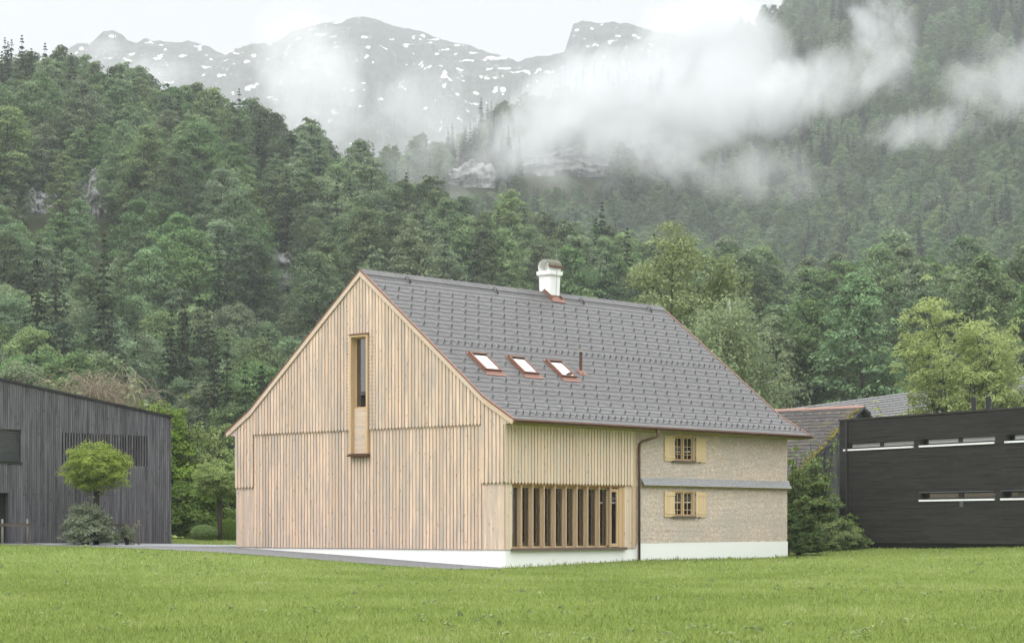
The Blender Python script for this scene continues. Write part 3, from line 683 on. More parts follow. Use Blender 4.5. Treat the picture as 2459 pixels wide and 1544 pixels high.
def ring(mb, pi, po, x0, x1, t=.5):
    m = len(pi)
    for i in range(m - 1):
        a, b, c, d = pi[i], pi[i + 1], po[i + 1], po[i]
        mb.prism([(x0, CY + a[0], a[1]), (x0, CY + b[0], b[1]), (x0, CY + c[0], c[1]), (x0, CY + d[0], d[1])], (x1 - x0, 0, 0), t)
outer = [(.345 * math.cos(t), zc + .345 * math.sin(t)) for t in np.linspace(-.55, math.pi + .55, n)]
ring(mb, prof, outer, x0, x1)
for s in (-1, 1): mb.prism([(x0, CY + s * .23, 13.822), (x0, CY + s * .36, 13.822), (x0, CY + s * .29, 13.88), (x0, CY + s * .345, 13.93), (x0, CY + s * .25, 13.93)], (x1 - x0, 0, 0))
mb.box(CX - .05, CX + .0, CY - .29, CY + .29, 13.822, 14.25); P('chimney_vault', mb, M['plaster'], ch)
mb = MB(); a = [(.347 * math.cos(t), zc + .347 * math.sin(t)) for t in np.linspace(.02, math.pi - .02, n)]; b = [(.385 * math.cos(t), zc + .385 * math.sin(t)) for t in np.linspace(.02, math.pi - .02, n)]
ring(mb, a, b, x0 - .03, x1 + .03); P('chimney_cover', mb, plain('lichen_covered_tiles', (.14, .135, .10), .85, .2, var=.35, scale=9.), ch)
mb = MB()
for s in (-1, 1): y = CY + s * .36; mb.box(x0 - .05, x1 + .12, min(y, y + s * .09), max(y, y + s * .09), zc - .04, zc + .045)
P('chimney_rim', mb, M['copper_dark'], ch)
mb = MB()
for s in (-1, 1):
    y0 = CY + s * .305; yb = CY + s * .62; zr = RIDGE - .7885 * .62
    mb.box(CX - .36, CX + .36, min(y0, y0 + s * .03), max(y0, y0 + s * .03), 12.35, 12.68)
    mb.prism([(CX - .44, y0, RIDGE - .22 + .09), (CX - .44, yb, zr + .05), (CX - .44, yb, zr + .03), (CX - .44, y0, RIDGE - .3)], (.95, 0, 0))
    for e in (-1, 1): mb.prism([(CX + e * .345, CY, RIDGE + .21), (CX + e * .345, CY + s * .5, RIDGE - .36 + .18), (CX + e * .345, CY + s * .5, RIDGE - .36), (CX + e * .345, CY, RIDGE - .05)], (e * .03, 0, 0))
P('chimney_flashing', mb, M['copper'], ch)
mb = MB(); mb.tube([(CX + .02, CY - .38, 12.5), (CX + .02, CY - .45, 13.8), (CX + .02, CY - .42, 14.9)], .010, 5); P('lightning_rod', mb, M['steel'], ch)
# round wall lamp covers on the plinth
for p, d in (((.02, 1.05, .25), (-.02, 0, 0)), ((3.0, .02, .28), (0, -.02, 0))):
    mb = MB(); mb.tube([p, tuple(Vector(p) + Vector(d))], .06, 14); P('socket_cover', mb, M['white'])
# chairs in the long room
def chair():
    t = thing('dining_chair', '', 'chair'); mb = MB(); mb.box(-.22, .22, -.21, .21, .43, .47); mb.build('seat', M['white'], t)
    for x in (-.2, .2):
        for y in (-.19, .19): mb = MB(); mb.box(x - .02, x + .02, y - .02, y + .02, 0, .43 if y < 0 else .98); mb.build('leg', M['white'], t)
    mb = MB(); mb.box(-.18, .18, .175, .205, .82, .98); mb.box(-.18, .18, .175, .205, .60, .66)
    mb.build('backrest', M['white'], t); return t
c0 = chair()
def place_chair(t, v, u, rz, lab):
    t.location = (HX + HC * v - HS * u, HY + HS * v + HC * u, .74); t.rotation_euler = (0, 0, TH + rz); t['label'] = lab; t['group'] = 'chairs inside the long window'
place_chair(c0, .72, .85, math.pi, 'white dining chair at the corner end of the long window')
for v, u, lab in ((1.55, .9, 'white dining chair behind the second and third fin of the long window'), (2.3, 1.9, 'white dining chair standing deeper in the room behind the third fin')):
    c = c0.copy(); COL.objects.link(c)
    for ch_ in list(c0.children): d = ch_.copy(); COL.objects.link(d); d.parent = c
    place_chair(c, v, u, math.pi if u < 1.5 else .4, lab)

# ------------------------------------------------------------------ neighbours
def wall_map(P0, d):
    """photo pixel -> (distance along the wall from P0 in direction d, height)"""
    d = Vector(d).normalized()
    def f(x, y):
        t = (x - 1229.5) / FS; a = (t * P0[1] - P0[0]) / (d.x - t * d.y); return a, EYE + (HOR - y) * (P0[1] + d.y * a) / FS
    return f
def local(root_xy, dx, dy):
    """rotation about z for a local frame whose x axis is (dx, dy)"""
    return math.atan2(dy, dx)
# dark house on the left: long wall parallel to the timber house's eave wall; local x runs to the left along it, y back, z up
PR = (-16.13, 98.97); WD = Vector((-HC, -HS)).normalized(); dh_f = wall_map(PR, WD)
dh = thing('dark_house', 'two-storey house clad in dark grey vertical boards with a shuttered slat window', 'house', (PR[0], PR[1], .9), local(PR, -HC, -HS))
def DP(name, mb, m, parent=dh):               # written with y running back, away from the camera
    mb.v = [(x, -y, z) for x, y, z in mb.v]; mb.f = [f[::-1] for f in mb.f]; return mb.build(name, m, parent)
B0 = .9
def top(t): return 6.82 + .137 * t - B0
q = lambda x, y: (lambda a: (a[0], a[1] - B0))(dh_f(x, y))
sl0, sl1 = q(356, 1047.3), q(147.3, 1037.2); sb0, sb1 = q(356, 1120.3), q(147.3, 1113.3)
bl0, bl1 = q(51, 1032), q(51, 1110.0); dr0 = q(20.5, 1183); ln0, ln1 = q(285.5, 1189), q(69, 1185.4)
SZ0, SZ1 = (sb0[1] + sb1[1]) / 2, (sl0[1] + sl1[1]) / 2
XE = 15.5
def pl(mb, pts, off, th, t=.5): mb.prism([(a, off, z) for a, z in pts], (0, th, 0), t)
holes = [(sl0[0], sl1[0], SZ0, SZ1), (bl0[0], bl0[0] + 3.6, bl1[1], bl0[1]), (dr0[0], dr0[0] + 1.4, -.1, dr0[1])]
cuts = sorted({0, XE} | {h for a in holes for h in a[:2]})
mb = MB()
for a, b in zip(cuts[:-1], cuts[1:]):
    m_ = (a + b) / 2; hs_ = [h for h in holes if h[0] < m_ < h[1]]
    if not hs_: pl(mb, [(a, -.6), (b, -.6), (b, top(b)), (a, top(a))], .03, .2)
    else:
        zc = -.6
        for h in sorted(hs_, key=lambda h: h[2]):
            if h[2] > zc: pl(mb, [(a, zc), (b, zc), (b, h[2]), (a, h[2])], .03, .2)
            zc = h[3]
        pl(mb, [(a, zc), (b, zc), (b, top(b)), (a, top(a))], .03, .2)
mb.prism([(.0, .231, -.6), (.2, .231, -.6), (.2, 10, -.6), (0, 10, -.6)], (0, 0, top(0) + .6)); mb.box(XE - .2, XE, .231, 10, -.6, top(XE)); mb.box(0.2, XE - .2, 9.8, 10, -.6, top(0)); mb.box(.25, XE - .25, .4, 9.8, 2.7, 2.9); mb.box(.25, XE - .25, 2.6, 2.7, -.5, top(0) - .2)
DP('wall', mb, M['dark_boards'])
mb = MB(); p = .115; i = 0
while i * p < XE:
    a, b = i * p + .004, (i + 1) * p - .006 - .012 * rb.random(); c = (a + b) / 2; th = .028 + rb.uniform(-.005, .008); i += 1; t = rb.random()
    hs_ = [h for h in holes if h[0] - .02 < c < h[1] + .02]
    segs = []; zc = -.12
    for h in sorted(hs_, key=lambda h: h[2]):
        if h[2] - zc > .05: segs.append((zc, h[2]))
        zc = h[3]
    segs.append((zc, None)); split = ln0[0] < c < ln1[0]
    for z0, z1 in segs:
        zz = [(z0, z1)] if not (split and z0 < ln0[1]) else [(z0, ln0[1] - .012), (ln0[1] + .012, z1)]
        for e0, e1 in zz: mb.prism([(a, .03, e0), (b, .03, e0), (b, .03, e1 if e1 else top(b)), (a, .03, e1 if e1 else top(a))], (0, -th, 0), t)
DP('cladding', mb, M['dark_boards'])
mb = MB(); n = 32; w = (sl1[0] - sl0[0]) / n
for i in range(n + 1): a = sl0[0] + i * w; mb.box(a - w * .24, a + w * .24, .0, .05, SZ0 - .02, SZ1 + .02, rb.random())
sw = DP('slat_screen', mb, M['dark_boards'])
mb = MB(); mb.box(sl0[0], sl1[0], .2, .21, SZ0, SZ1); DP('pane', mb, M['glass'], sw)
mb = MB(); z = bl1[1] + .05
while z < bl0[1] - .02:
    mb.prism([(bl0[0] + .03, .07, z), (bl0[0] + .03, .13, z + .05), (bl0[0] + .03, .132, z + .056), (bl0[0] + .03, .068, z + .012)], (3.5, 0, 0), rb.random()); z += .075
bl = DP('venetian_blind', mb, M['blind'])
mb = MB(); mb.box(bl0[0] + .0, bl0[0] + 3.6, .20, .22, bl1[1], bl0[1]); DP('pane', mb, M['glass'], bl)
mb = MB(); mb.box(bl0[0] - .06, bl0[0] + 3.7, -.05, .1, bl1[1] - .06, bl1[1]); DP('sill', mb, M['metal_dark'], bl)
mb = MB(); mb.box(dr0[0], dr0[0] + 1.4, .24, 1.2, -.1, dr0[1], .2); DP('door_recess', mb, M['dark'])
mb = MB(); mb.prism([(-.07, -.06, top(0) + .0), (XE, -.06, top(XE)), (XE, -.06, top(XE) + .1), (-.07, -.06, top(0) + .1)], (0, 10.1, 0)); DP('roof', mb, M['metal_dark'])
# fences and the leaning stake
def fence(xs, yt, yb, Y0, Y1, yr, name_label):
    t = None; pts = []
    for i, x in enumerate(xs):
        Y = Y0 + (Y1 - Y0) * i / max(1, len(xs) - 1); p = px(x, 0, Y); pts.append((p.x, Y))
    t = thing('wooden_fence', name_label, 'fence', (pts[0][0], pts[0][1], 0), 0, 'low fences before the dark house'); o = Vector((pts[0][0], pts[0][1]))
    for i, (X, Y) in enumerate(pts):
        h = EYE + (HOR - yt) / FS * Y; mb = MB(); x, y = X - o.x, Y - o.y; z0 = zat(X, Y) - .3; le = rb.uniform(-.03, .03)
        mb.tube([(x, y, z0), (x + le * .5, y, (z0 + h) / 2), (x + le, y, h)], [.058, .053, .048], 8); mb.build('post', M['post'], t, True)
    a, b = pts[0], pts[-1]; za, zb = EYE + (HOR - yr) / FS * a[1], EYE + (HOR - yr - 1) / FS * b[1]
    e = .12; mb = MB(); mb.prism([(-e, -.09, za - .06), (b[0] - a[0] + e, b[1] - a[1] - .09, zb - .06), (b[0] - a[0] + e, b[1] - a[1] - .09, zb + .06), (-e, -.09, za + .06)], (0, .03, 0)); mb.build('rail', M['rail'], t)
fence([-60, 5.8, 66.6], 1246, 1307, 90.0, 91.2, 1259, 'weathered post and rail fence by the dark house door')
fence([177.4, 334], 1248, 1307, 92.0, 94.6, 1260, 'reddish rail fence on two posts behind the silver shrub')
st = MB(); p = px(196, 0, 91.3); X, Y = p.x, 91.3; z0 = zat(X, Y); st.tube([(0, 0, -.3), (.02, 0, .5), (-.0, .02, 1.12)], [.045, .04, .035], 8)
tag(st.build('wooden_stake', M['post'], None, True), 'grey weathered stake standing by the fence before the silver shrub', 'stake').location = (X, Y, z0)

# black batten-clad building on the right
PL = (.1565 * 107.5, 107.5); PRr = (.245 * 95.8, 95.8); bd = Vector((PRr[0] - PL[0], PRr[1] - PL[1])).normalized(); bb_f = wall_map(PL, bd); ZB = .72
bb = thing('black_building', 'flat-roofed building clad in black horizontal battens with strip windows', 'building', (PL[0], PL[1], ZB), math.atan2(bd.y, bd.x))
def BP(name, mb, m, parent=bb): return mb.build(name, m, parent)
Z4 = lambda x, y: (1850 + x / 2.348, 700 + y / 2.348)
def bq(x, y): a, h = bb_f(*Z4(x, y)); return a, h - ZB
BX = 22.0; htop = (bq(387, 728)[1] + bq(1430, 656)[1]) / 2; hb = (bq(510, 1418)[1] + bq(1430, 1418)[1]) / 2
htl, htr = bq(395, 728)[1], bq(1430, 656)[1]
def btop(a): return htl + (htr - htl) * a / bq(1430, 656)[0]
def strip(xa, ya, xb, yb, xc, yc): a0, z0 = bq(xa, ya); a1, z1 = bq(xb, yb); z2 = bq(xc, yc)[1]; return a0, a1, (z0 + z1) / 2, z2
holes = []
a0 = bq(418, 900)[0]; a1 = bq(807, 880)[0]; U0 = (bq(440, 897)[1] + bq(1265, 858)[1]) / 2; U1 = (bq(610, 842)[1] + bq(1265, 810)[1]) / 2
holes.append((a0, a1, U0, U1)); holes.append((bq(845, 880)[0], bq(1265, 858)[0], U0, U1))
Q0 = (bq(845, 1185)[1] + bq(1265, 1174)[1]) / 2; Q1 = (bq(845, 1135)[1] + bq(1260, 1125)[1]) / 2
holes.append((bq(845, 1185)[0], bq(1265, 1174)[0], Q0, Q1)); c0_ = bq(1305, 1174)[0]; holes.append((c0_, c0_ + holes[2][1] - holes[2][0], Q0, Q1))
holes.append((holes[1][1] + .75, holes[1][1] + .75 + 4.8, U0, U1))
mb = MB()
def inhole(a, z): return any(h[0] < a < h[1] and h[2] < z < h[3] for h in holes)
xs = sorted({0, BX} | {h for a in holes for h in a[:2]})
for a, b in zip(xs[:-1], xs[1:]):
    m_ = (a + b) / 2; zc = hb
    for h in sorted([h for h in holes if h[0] < m_ < h[1]], key=lambda h: h[2]): pl(mb, [(a, zc), (b, zc), (b, h[2]), (a, h[2])], .04, .2); zc = h[3]
    pl(mb, [(a, zc), (b, zc), (b, btop(b)), (a, btop(a))], .04, .2)
mb.box(0, .2, .241, 9, hb, btop(0)); mb.box(BX - .2, BX, .241, 9, hb, btop(BX)); mb.box(.2, BX - .2, 8.8, 9, hb, btop(0)); mb.box(.3, BX - .3, .7, .8, hb, btop(0) - .3)
BP('wall', mb, M['black_boards'])
mb = MB(); mb.box(.15, BX - .15, .14, 8.8, -.8, hb + .02); BP('plinth', mb, M['dark'])
mb = MB(); z = hb + .005; pz = .092; top_h = max(btop(0), btop(BX))
while z < top_h:
    brk = [0.]; a = rb.uniform(1.5, 4.5)
    while a < BX: brk.append(a); a += rb.uniform(3.2, 4.6)
    brk.append(BX)
    for a, b in zip(brk[:-1], brk[1:]):
        ev = sorted({a, b} | {h for hh in holes if hh[2] < z + .05 < hh[3] for h in hh[:2] if a < h < b}); t = rb.random()
        for e0, e1 in zip(ev[:-1], ev[1:]):
            if inhole((e0 + e1) / 2, z + .04) or e1 - e0 < .02 or z + .07 > btop((e0 + e1) / 2): continue
            th = .03 + rb.uniform(-.004, .004); mb.prism([(e0 + .003, .04, z), (e1 - .003, .04, z), (e1 - .003, .04, z + .056), (e0 + .003, .04, z + .056)], (0, -th - .012, 0), t)
    mb.prism([(.0, .04, z), (.0, .24, z), (0, .24, z + .062), (0, .04, z + .062)], (-.03, 0, 0), rb.random())
    z += pz
BP('battens', mb, M['black_boards'])
for i, h in enumerate(holes):
    a, b, z0, z1 = h; up = i in (0, 1, 4)
    mb = MB(); m_ = a + (b - a) * .52
    mb.box(a + .35, a + .42, .16, .24, z0 + .1, z1, .5); mb.box(b - .06, b, .16, .24, z0 + .1, z1); mb.box(m_ - .14, m_ + .14, .14, .24, z0 + .1, z1); mb.box(a + .42, b - .06, .16, .24, z0 + .1, z0 + .16); mb.box(a + .42, b - .06, .16, .24, z1 - .06, z1)
    w = BP('strip_window', mb, M['metal_dark'])
    mb = MB(); mb.box(a + .42, b - .06, .20, .206, z0 + .16, z1 - .06); BP('pane', mb, M['glass'], w)
    mb = MB(); mb.box(a - .05, b, -.06, .24, z0, z0 + .085); BP('sill', mb, M['alu'], w)
    if up: mb = MB(); mb.box(a + .43, m_ - .15, .17, .18, z0 + .165, z1 - .06); mb.box(m_ + .15, b - .07, .17, .18, z0 + .165, z1 - .06); BP('roller_blind', mb, M['blindcloth'], w)
    else: mb = MB(); mb.box(a - .05, b - .02, -.05, .1, z1 + .0, z1 + .035); BP('hood', mb, M['blind'], w)
mb = MB(); a = bq(435, 1000)[0]; mb.tube([(a, -.07, .2), (a, -.07, btop(a) - .05)], .055, 10); mb.tube([(a + .14, -.0, .2), (a + .14, -.0, btop(a) - .05)], .02, 6); BP('downspout', mb, M['iron'])
mb = MB(); mb.prism([(-.06, -.04, btop(0) - .02), (BX, -.04, btop(BX) - .02), (BX, -.04, btop(BX) + .06), (-.06, -.04, btop(0) + .06)], (0, 9.1, 0)); BP('roof_edge', mb, M['black_boards'])
a, z = bq(1080, 1197); mb = MB(); mb.box(a - .12, a + .12, -.04, .04, z - .14, z + .14); mb.tube([(a, -.05, z), (a, -.04, z)], .08, 12); BP('vent_grille', mb, M['blind'])
for x in (1038, 1122):
    a, z = bq(x, 640); p = MB(); p.tube([(a, 1.2, btop(a) - .1), (a, 1.2, btop(a) + .75)], .115, 12); BP('flue', p, M['metal_dark'])

# old barn with a mossy roof between the timber house and the black building
BG = Vector((15.0, 112.2)); be = Vector((HC, HS))
barn = thing('old_barn', 'weathered grey barn with mossy brown roof behind the green shrubs', 'barn', (BG.x, BG.y, .7), TH)      # local x up the gable, y back
e0, er, Wb, Lb = 3.65, 8.25 - .7, 12.6, 15.0     # eave height, ridge height, gable width, length
def bh(x): return e0 + (er - e0) * (1 - abs(x - Wb / 2) / (Wb / 2))
mb = MB(); mb.prism([(0, 0, -.9), (Wb, 0, -.9), (Wb, 0, e0), (Wb / 2, 0, er), (0, 0, e0)], (0, .2, 0)); mb.box(0, .2, .2, Lb, -.9, e0); mb.box(Wb - .2, Wb, .2, Lb, -.9, e0); mb.prism([(0, Lb, -.9), (Wb, Lb, -.9), (Wb, Lb, e0), (Wb / 2, Lb, er), (0, Lb, e0)], (0, .2, 0)); mb.build('wall', M['barn_boards'], barn)
mb = MB(); x = .0
while x < Wb:
    w = rb.uniform(.16, .26); th = rb.uniform(.02, .04); m_ = min(x + w, Wb)
    mb.prism([(x, 0, -.8), (m_ - .012, 0, -.8), (m_ - .012, 0, 2.3), (x, 0, 2.3)], (0, -th, 0), rb.random())
    mb.prism([(x, -.05, 2.32), (m_ - .012, -.05, 2.32), (m_ - .012, -.05, bh(m_) - .05), (x, -.05, bh(x) - .05)], (0, -th, 0), rb.random()); x += w
mb.box(0, Wb, -.049, -.001, 2.34, 2.5); mb.build('cladding', M['barn_boards'], barn)
mb = MB(); ov = .45
for s in (0, 1):
    f = (lambda x: x) if s == 0 else (lambda x: Wb - x); sl_ = (er - e0) / (Wb / 2); n = 22; x0 = -1.0
    for k in range(n):
        xa, xb = x0 + (Wb / 2 - x0) * k / n, x0 + (Wb / 2 - x0) * (k + 1) / n + .06; za, zb = e0 + sl_ * xa + .16, e0 + sl_ * min(xb, Wb / 2) + .13; xb = min(xb, Wb / 2); y = -ov - .1 + (.15 if k % 2 else 0)
        while y < Lb + .4:
            y2 = min(y + .33, Lb + .4); j = rb.uniform(0, .02); mb.add([(f(xa), y, za + j), (f(xa), y2 - .01, za + j), (f(xb), y2 - .01, zb), (f(xb), y, zb), (f(xa), y, za - .03), (f(xa), y2 - .01, za - .03)], [(0, 1, 2, 3), (0, 4, 5, 1)] if s else [(3, 2, 1, 0), (1, 5, 4, 0)], rb.random()); y = y2
br = mb.build('roof', M['mossy'], barn)
mb = MB()
for s in (0, 1):
    f = (lambda x: x) if s == 0 else (lambda x: Wb - x); mb.prism([(f(-1.0), -ov - .06, e0 - .73 + .0), (f(Wb / 2), -ov - .06, er + .0), (f(Wb / 2), -ov - .06, er + .13), (f(-1.0), -ov - .06, e0 - .73 + .13)], (0, .06, 0))
    mb.prism([(f(-1.0), -ov, e0 - .7 - .0), (f(Wb / 2), -ov, er + .02), (f(Wb / 2), -ov, er + .09), (f(-1.0), -ov, e0 - .7 + .08)], (0, Lb + ov, 0))
mb.build('bargeboard', M['barn_boards'], br)
mb = MB(); mb.prism([(Wb / 2 - .16, -ov - .1, er + .07), (Wb / 2, -ov - .1, er + .2), (Wb / 2 + .16, -ov - .1, er + .07)], (0, Lb + .9, 0)); mb.build('ridge_tiles', plain('faded_red_ridge_tiles', (.24, .145, .12), .8, .2, var=.25), br)
mb = MB()
for i in range(9):
    for j in range(24):
        x = .1 + i * .68; y = .1 + j * .62 + (.3 if i % 2 else 0); z = e0 + (er - e0) / (Wb / 2) * x + .17
        if rb.random() < .8: mb.tube([(x, y - .1, z + .02), (x + .05, y, z + .13), (x, y + .1, z + .02)], .014, 4)
tag(mb.build('snow_hooks', M['steel'], br), kind='stuff')
mb = MB(); mrng = random.Random(5)
for i in range(260):
    k = mrng.random(); x = -1.0 + k * (Wb / 2 + .6); y = -ov - .05 + abs(mrng.gauss(0, .22)); z = e0 + (er - e0) / (Wb / 2) * x + .17; r = mrng.uniform(.03, .09)
    mb.tube([(x, y, z), (x, y, z + r * .5), (x, y, z + r)], [r, r * .9, r * .3], 6)
tag(mb.build('moss', plain('yellow_green_moss', (.13, .12, .03), .95, .05, var=.3, scale=12.), br), kind='stuff')

# long building with a grey ribbed slate roof farther back
A0, A1 = Vector((.1245 * 168, 168)), Vector((.262 * 126, 126)); ld = (A1 - A0).normalized(); ll = (A1 - A0).length + 12
lb_ = thing('long_building', 'long low building under a grey slate roof behind the barn', 'building', (A0.x, A0.y, 1.0), math.atan2(ld.y, ld.x))
hr = 10.0; mb = MB(); n = 20; slp = .5; run = 9.0
for k in range(n):
    ya, yb = -run + run * k / n, -run + run * (k + 1) / n + .05; yb = min(yb, 0); za, zb = hr + slp * ya + .05, hr + slp * yb
    x = -3.0
    while x < ll:
        x2 = min(x + 1.2, ll); mb.add([(x, ya, za), (x2 - .015, ya, za), (x2 - .015, yb, zb), (x, yb, zb), (x, ya, za - .08), (x2 - .015, ya, za - .08)], [(0, 1, 2, 3), (0, 4, 5, 1)], rb.random()); x = x2
mb.prism([(-3, 0, hr), (-3, 9, hr - 4.5), (-3, 9, hr - 4.6), (-3, 0, hr - .1)], (ll + 3, 0, 0)); lr = mb.build('roof', M['slate'], lb_)
mb = MB(); mb.box(-2.6, ll - .4, -8.0, 8.0, -1.0, hr - 4.2); mb.prism([(-2.6, -8, hr - 4.2), (-2.6, 8, hr - 4.2), (-2.6, 0, hr - .15)], (.2, 0, 0)); mb.build('wall', M['barn_boards'], lb_)
mb = MB()
for k in range(10):
    y = -run + .9 * k + .5
    for i in range(int(ll / .9)):
        x = -2 + i * .9 + (.45 if k % 2 else 0); z = hr + slp * y + .03; mb.box(x - .035, x + .035, y - .012, y, z, z + .07)
tag(mb.build('snow_hooks', M['iron'], lr), kind='stuff')
# small gabled shed at the right edge, behind the black building
p = px(2412, 990, 122)
sh = thing('small_shed', 'old wooden shed gable peeping over the black building by the ash tree', 'shed', (p.x, p.y, 1.0), math.radians(-25))
mb = MB(); mb.prism([(0, 0, -1), (7, 0, -1), (7, 0, 6.9), (3.5, 0, 9.5), (0, 0, 6.9)], (0, 6, 0)); mb.build('wall', M['barn_boards'], sh)
mb = MB()
for s in (0, 1): f = (lambda x: x) if s == 0 else (lambda x: 7 - x); mb.prism([(f(-.8), -.5, 6.42), (f(3.5), -.5, 9.62), (f(3.5), -.5, 9.8), (f(-.8), -.5, 6.6)], (0, 7, 0))
mb.build('roof', M['mossy'], sh)

# ------------------------------------------------------------------ plants
def unit(a): return a / np.maximum(np.linalg.norm(a, axis=-1, keepdims=True), 1e-9)
class Leaves:
    def __init__(s, seed): s.r = np.random.default_rng(seed); s.P = []; s.Nn = []; s.S = []; s.T = []
    def add(s, P, Nn, size, t):
        n = len(P); s.P.append(P); s.Nn.append(Nn); s.S.append(np.broadcast_to(size, n)); s.T.append(np.broadcast_to(t, n))
    def pad(s, c, rx, rz, n, size, outdir=(0, 0, 0), droop=.0, t0=.5, tj=.16, jit=.55):
        r = s.r; c = np.asarray(c, float); q = np.sqrt(r.random(n)); a = r.random(n) * 2 * np.pi
        x, y = q * rx * np.cos(a), q * rx * np.sin(a); z = rz * (1 - q ** 2) * r.uniform(.1, 1, n) - droop * rx * q ** 2 + r.normal(0, rz * .18, n)
        nn = np.stack([x / rx * .8, y / rx * .8, np.ones(n)], -1) + np.asarray(outdir) * .5 + r.normal(0, jit, (n, 3))
        s.add(c + np.stack([x, y, z], -1), unit(nn), size * r.uniform(.7, 1.3, n), np.clip(t0 + r.normal(0, tj, n), 0, 1))
    def mesh(s, name, m, asp=.6):
        P = np.concatenate(s.P); Nn = np.concatenate(s.Nn); S = np.concatenate(s.S)[:, None]; T = np.concatenate(s.T); n = len(P); r = s.r
        t = unit(np.cross(Nn, r.normal(0, 1, (n, 3)))); b = np.cross(Nn, t)
        V = np.stack([P + t * S * .5, P + b * S * asp * .5 + Nn * S * .08, P - t * S * .5, P - b * S * asp * .5 + Nn * S * .08], 1).reshape(-1, 3)
        return np_mesh(name, V, np.arange(4 * n).reshape(-1, 4), T, m)
def mesh_of(mb, name, m, smooth=True):
    me = bpy.data.meshes.new(name); me.from_pydata(mb.v, [], mb.f); at = me.attributes.new('tint', 'FLOAT', 'FACE'); at.data.foreach_set('value', mb.t)
    me.polygons.foreach_set('use_smooth', [smooth] * len(me.polygons)); me.materials.append(m); me.update(); return me
def limb(mb, a, b, r0, r1, rng, bend=.12, n=5, sides=5):
    a = np.asarray(a, float); b = np.asarray(b, float); L_ = np.linalg.norm(b - a); pts = []
    off = rng.normal(0, bend * L_, 3)
    for i in range(n + 1): k = i / n; pts.append(tuple(a + (b - a) * k + off * math.sin(math.pi * k) * .5 + np.array([0, 0, -.0])))
    mb.tube(pts, [r0 + (r1 - r0) * i / n for i in range(n + 1)], sides, rng.random(), False)

def broad_tree(seed, H, Rr, base=.3, pads=80, leaves=36, leaf=.5, m=None, bark=None, flat=.55, limbs=12, top=.42, padr=(.24, .42), skew=.62, jit=.7):
    L_ = Leaves(seed); r = L_.r; tb = MB(); wob = r.normal(0, .03 * H, (4, 2))
    def axis(z): k = z / H * 3; i = min(int(k), 2); f = k - i; return wob[i] * (1 - f) + wob[i + 1] * f - wob[0]
    pts = [(*axis(z), z) for z in np.linspace(0, H * .95, 9)]; tb.tube(pts, [max(.03, .017 * H * (1 - .9 * i / 8)) for i in range(9)], 7, .5)
    for i in range(pads):
        t = (i + r.random()) / pads; z = H * (base + (1 - base) * t); prof = math.sin(math.pi * min(1, t * .94 + .06) ** skew) ** top; a = r.random() * 2 * math.pi
        d = Rr * prof * math.sqrt(r.uniform(.12, 1)); c = np.array([*axis(z), z]) + np.array([d * math.cos(a), d * math.sin(a), -.12 * d + r.normal(0, .02 * H)])
        pr = Rr * r.uniform(*padr) * (.6 + .4 * prof); od = np.array([math.cos(a), math.sin(a), .25]) * (d / Rr)
        L_.pad(c, pr, pr * flat, leaves, leaf, od, .25, .5 + r.normal(0, .12), .15, jit)
        if i % max(1, pads // limbs) == 0:
            zb = max(z - .45 * d - .05 * H, H * base * .8); limb(tb, (*axis(zb), zb), c, .006 * H, .0022 * H, r)
    return L_.mesh('crown', m or M['lf_beech']), mesh_of(tb, 'trunk', bark or M['bark'])
def spruce_tree(seed, H, Rr, base=.08, m=None, whorls=30, per=8, size=.95, dense=16):
    L_ = Leaves(seed); r = L_.r; tb = MB(); tb.tube([(0, 0, 0), (0, 0, H * .5), (0, 0, H * .985)], [.014 * H, .009 * H, .012], 6, .5)
    for w in range(whorls):
        t = (w + r.uniform(0, .8)) / whorls; z = H * (base + (1 - base) * t); ln = Rr * (1 - t) ** .85 * r.uniform(.75, 1.15) + .15; k = max(4, int(per * (1 - .5 * t)))
        a0 = r.random() * 6.28
        for j in range(k):
            a = a0 + 2 * math.pi * (j + r.uniform(-.25, .25)) / k; l2 = ln * r.uniform(.65, 1.15); n = max(3, int(dense * l2 / Rr + 3)); q = (np.arange(n) + r.random(n)) / n
            dr = r.uniform(.25, .5); rad = q * l2; zz = z + .10 * l2 * q - dr * l2 * q ** 2 + r.normal(0, .06, n)
            sp = r.normal(0, 1, n) * (.22 * l2 * (1 - .6 * q)); P = np.stack([rad * math.cos(a) - sp * math.sin(a), rad * math.sin(a) + sp * math.cos(a), zz - np.abs(sp) * .3], -1)
            Nn = unit(np.stack([np.full(n, math.cos(a) * .5), np.full(n, math.sin(a) * .5), np.ones(n)], -1) + r.normal(0, .45, (n, 3)))
            L_.add(P, Nn, size * (1 - .45 * t) * r.uniform(.7, 1.3, n), np.clip(.45 + r.normal(0, .2, n), 0, 1))
    return L_.mesh('crown', m or M['lf_spruce'], .5), mesh_of(tb, 'trunk', M['bark'])
def plant(name, label, cat, loc, crown, trunk=None, group=None, parts=('crown', 'trunk'), rz=0, sc=1.):
    t = thing(name, label, cat, loc, rz, group); t.scale = (sc,) * 3 if not hasattr(sc, '__len__') else sc
    link(parts[0], crown, t)
    if trunk: link(parts[1], trunk, t)
    return t
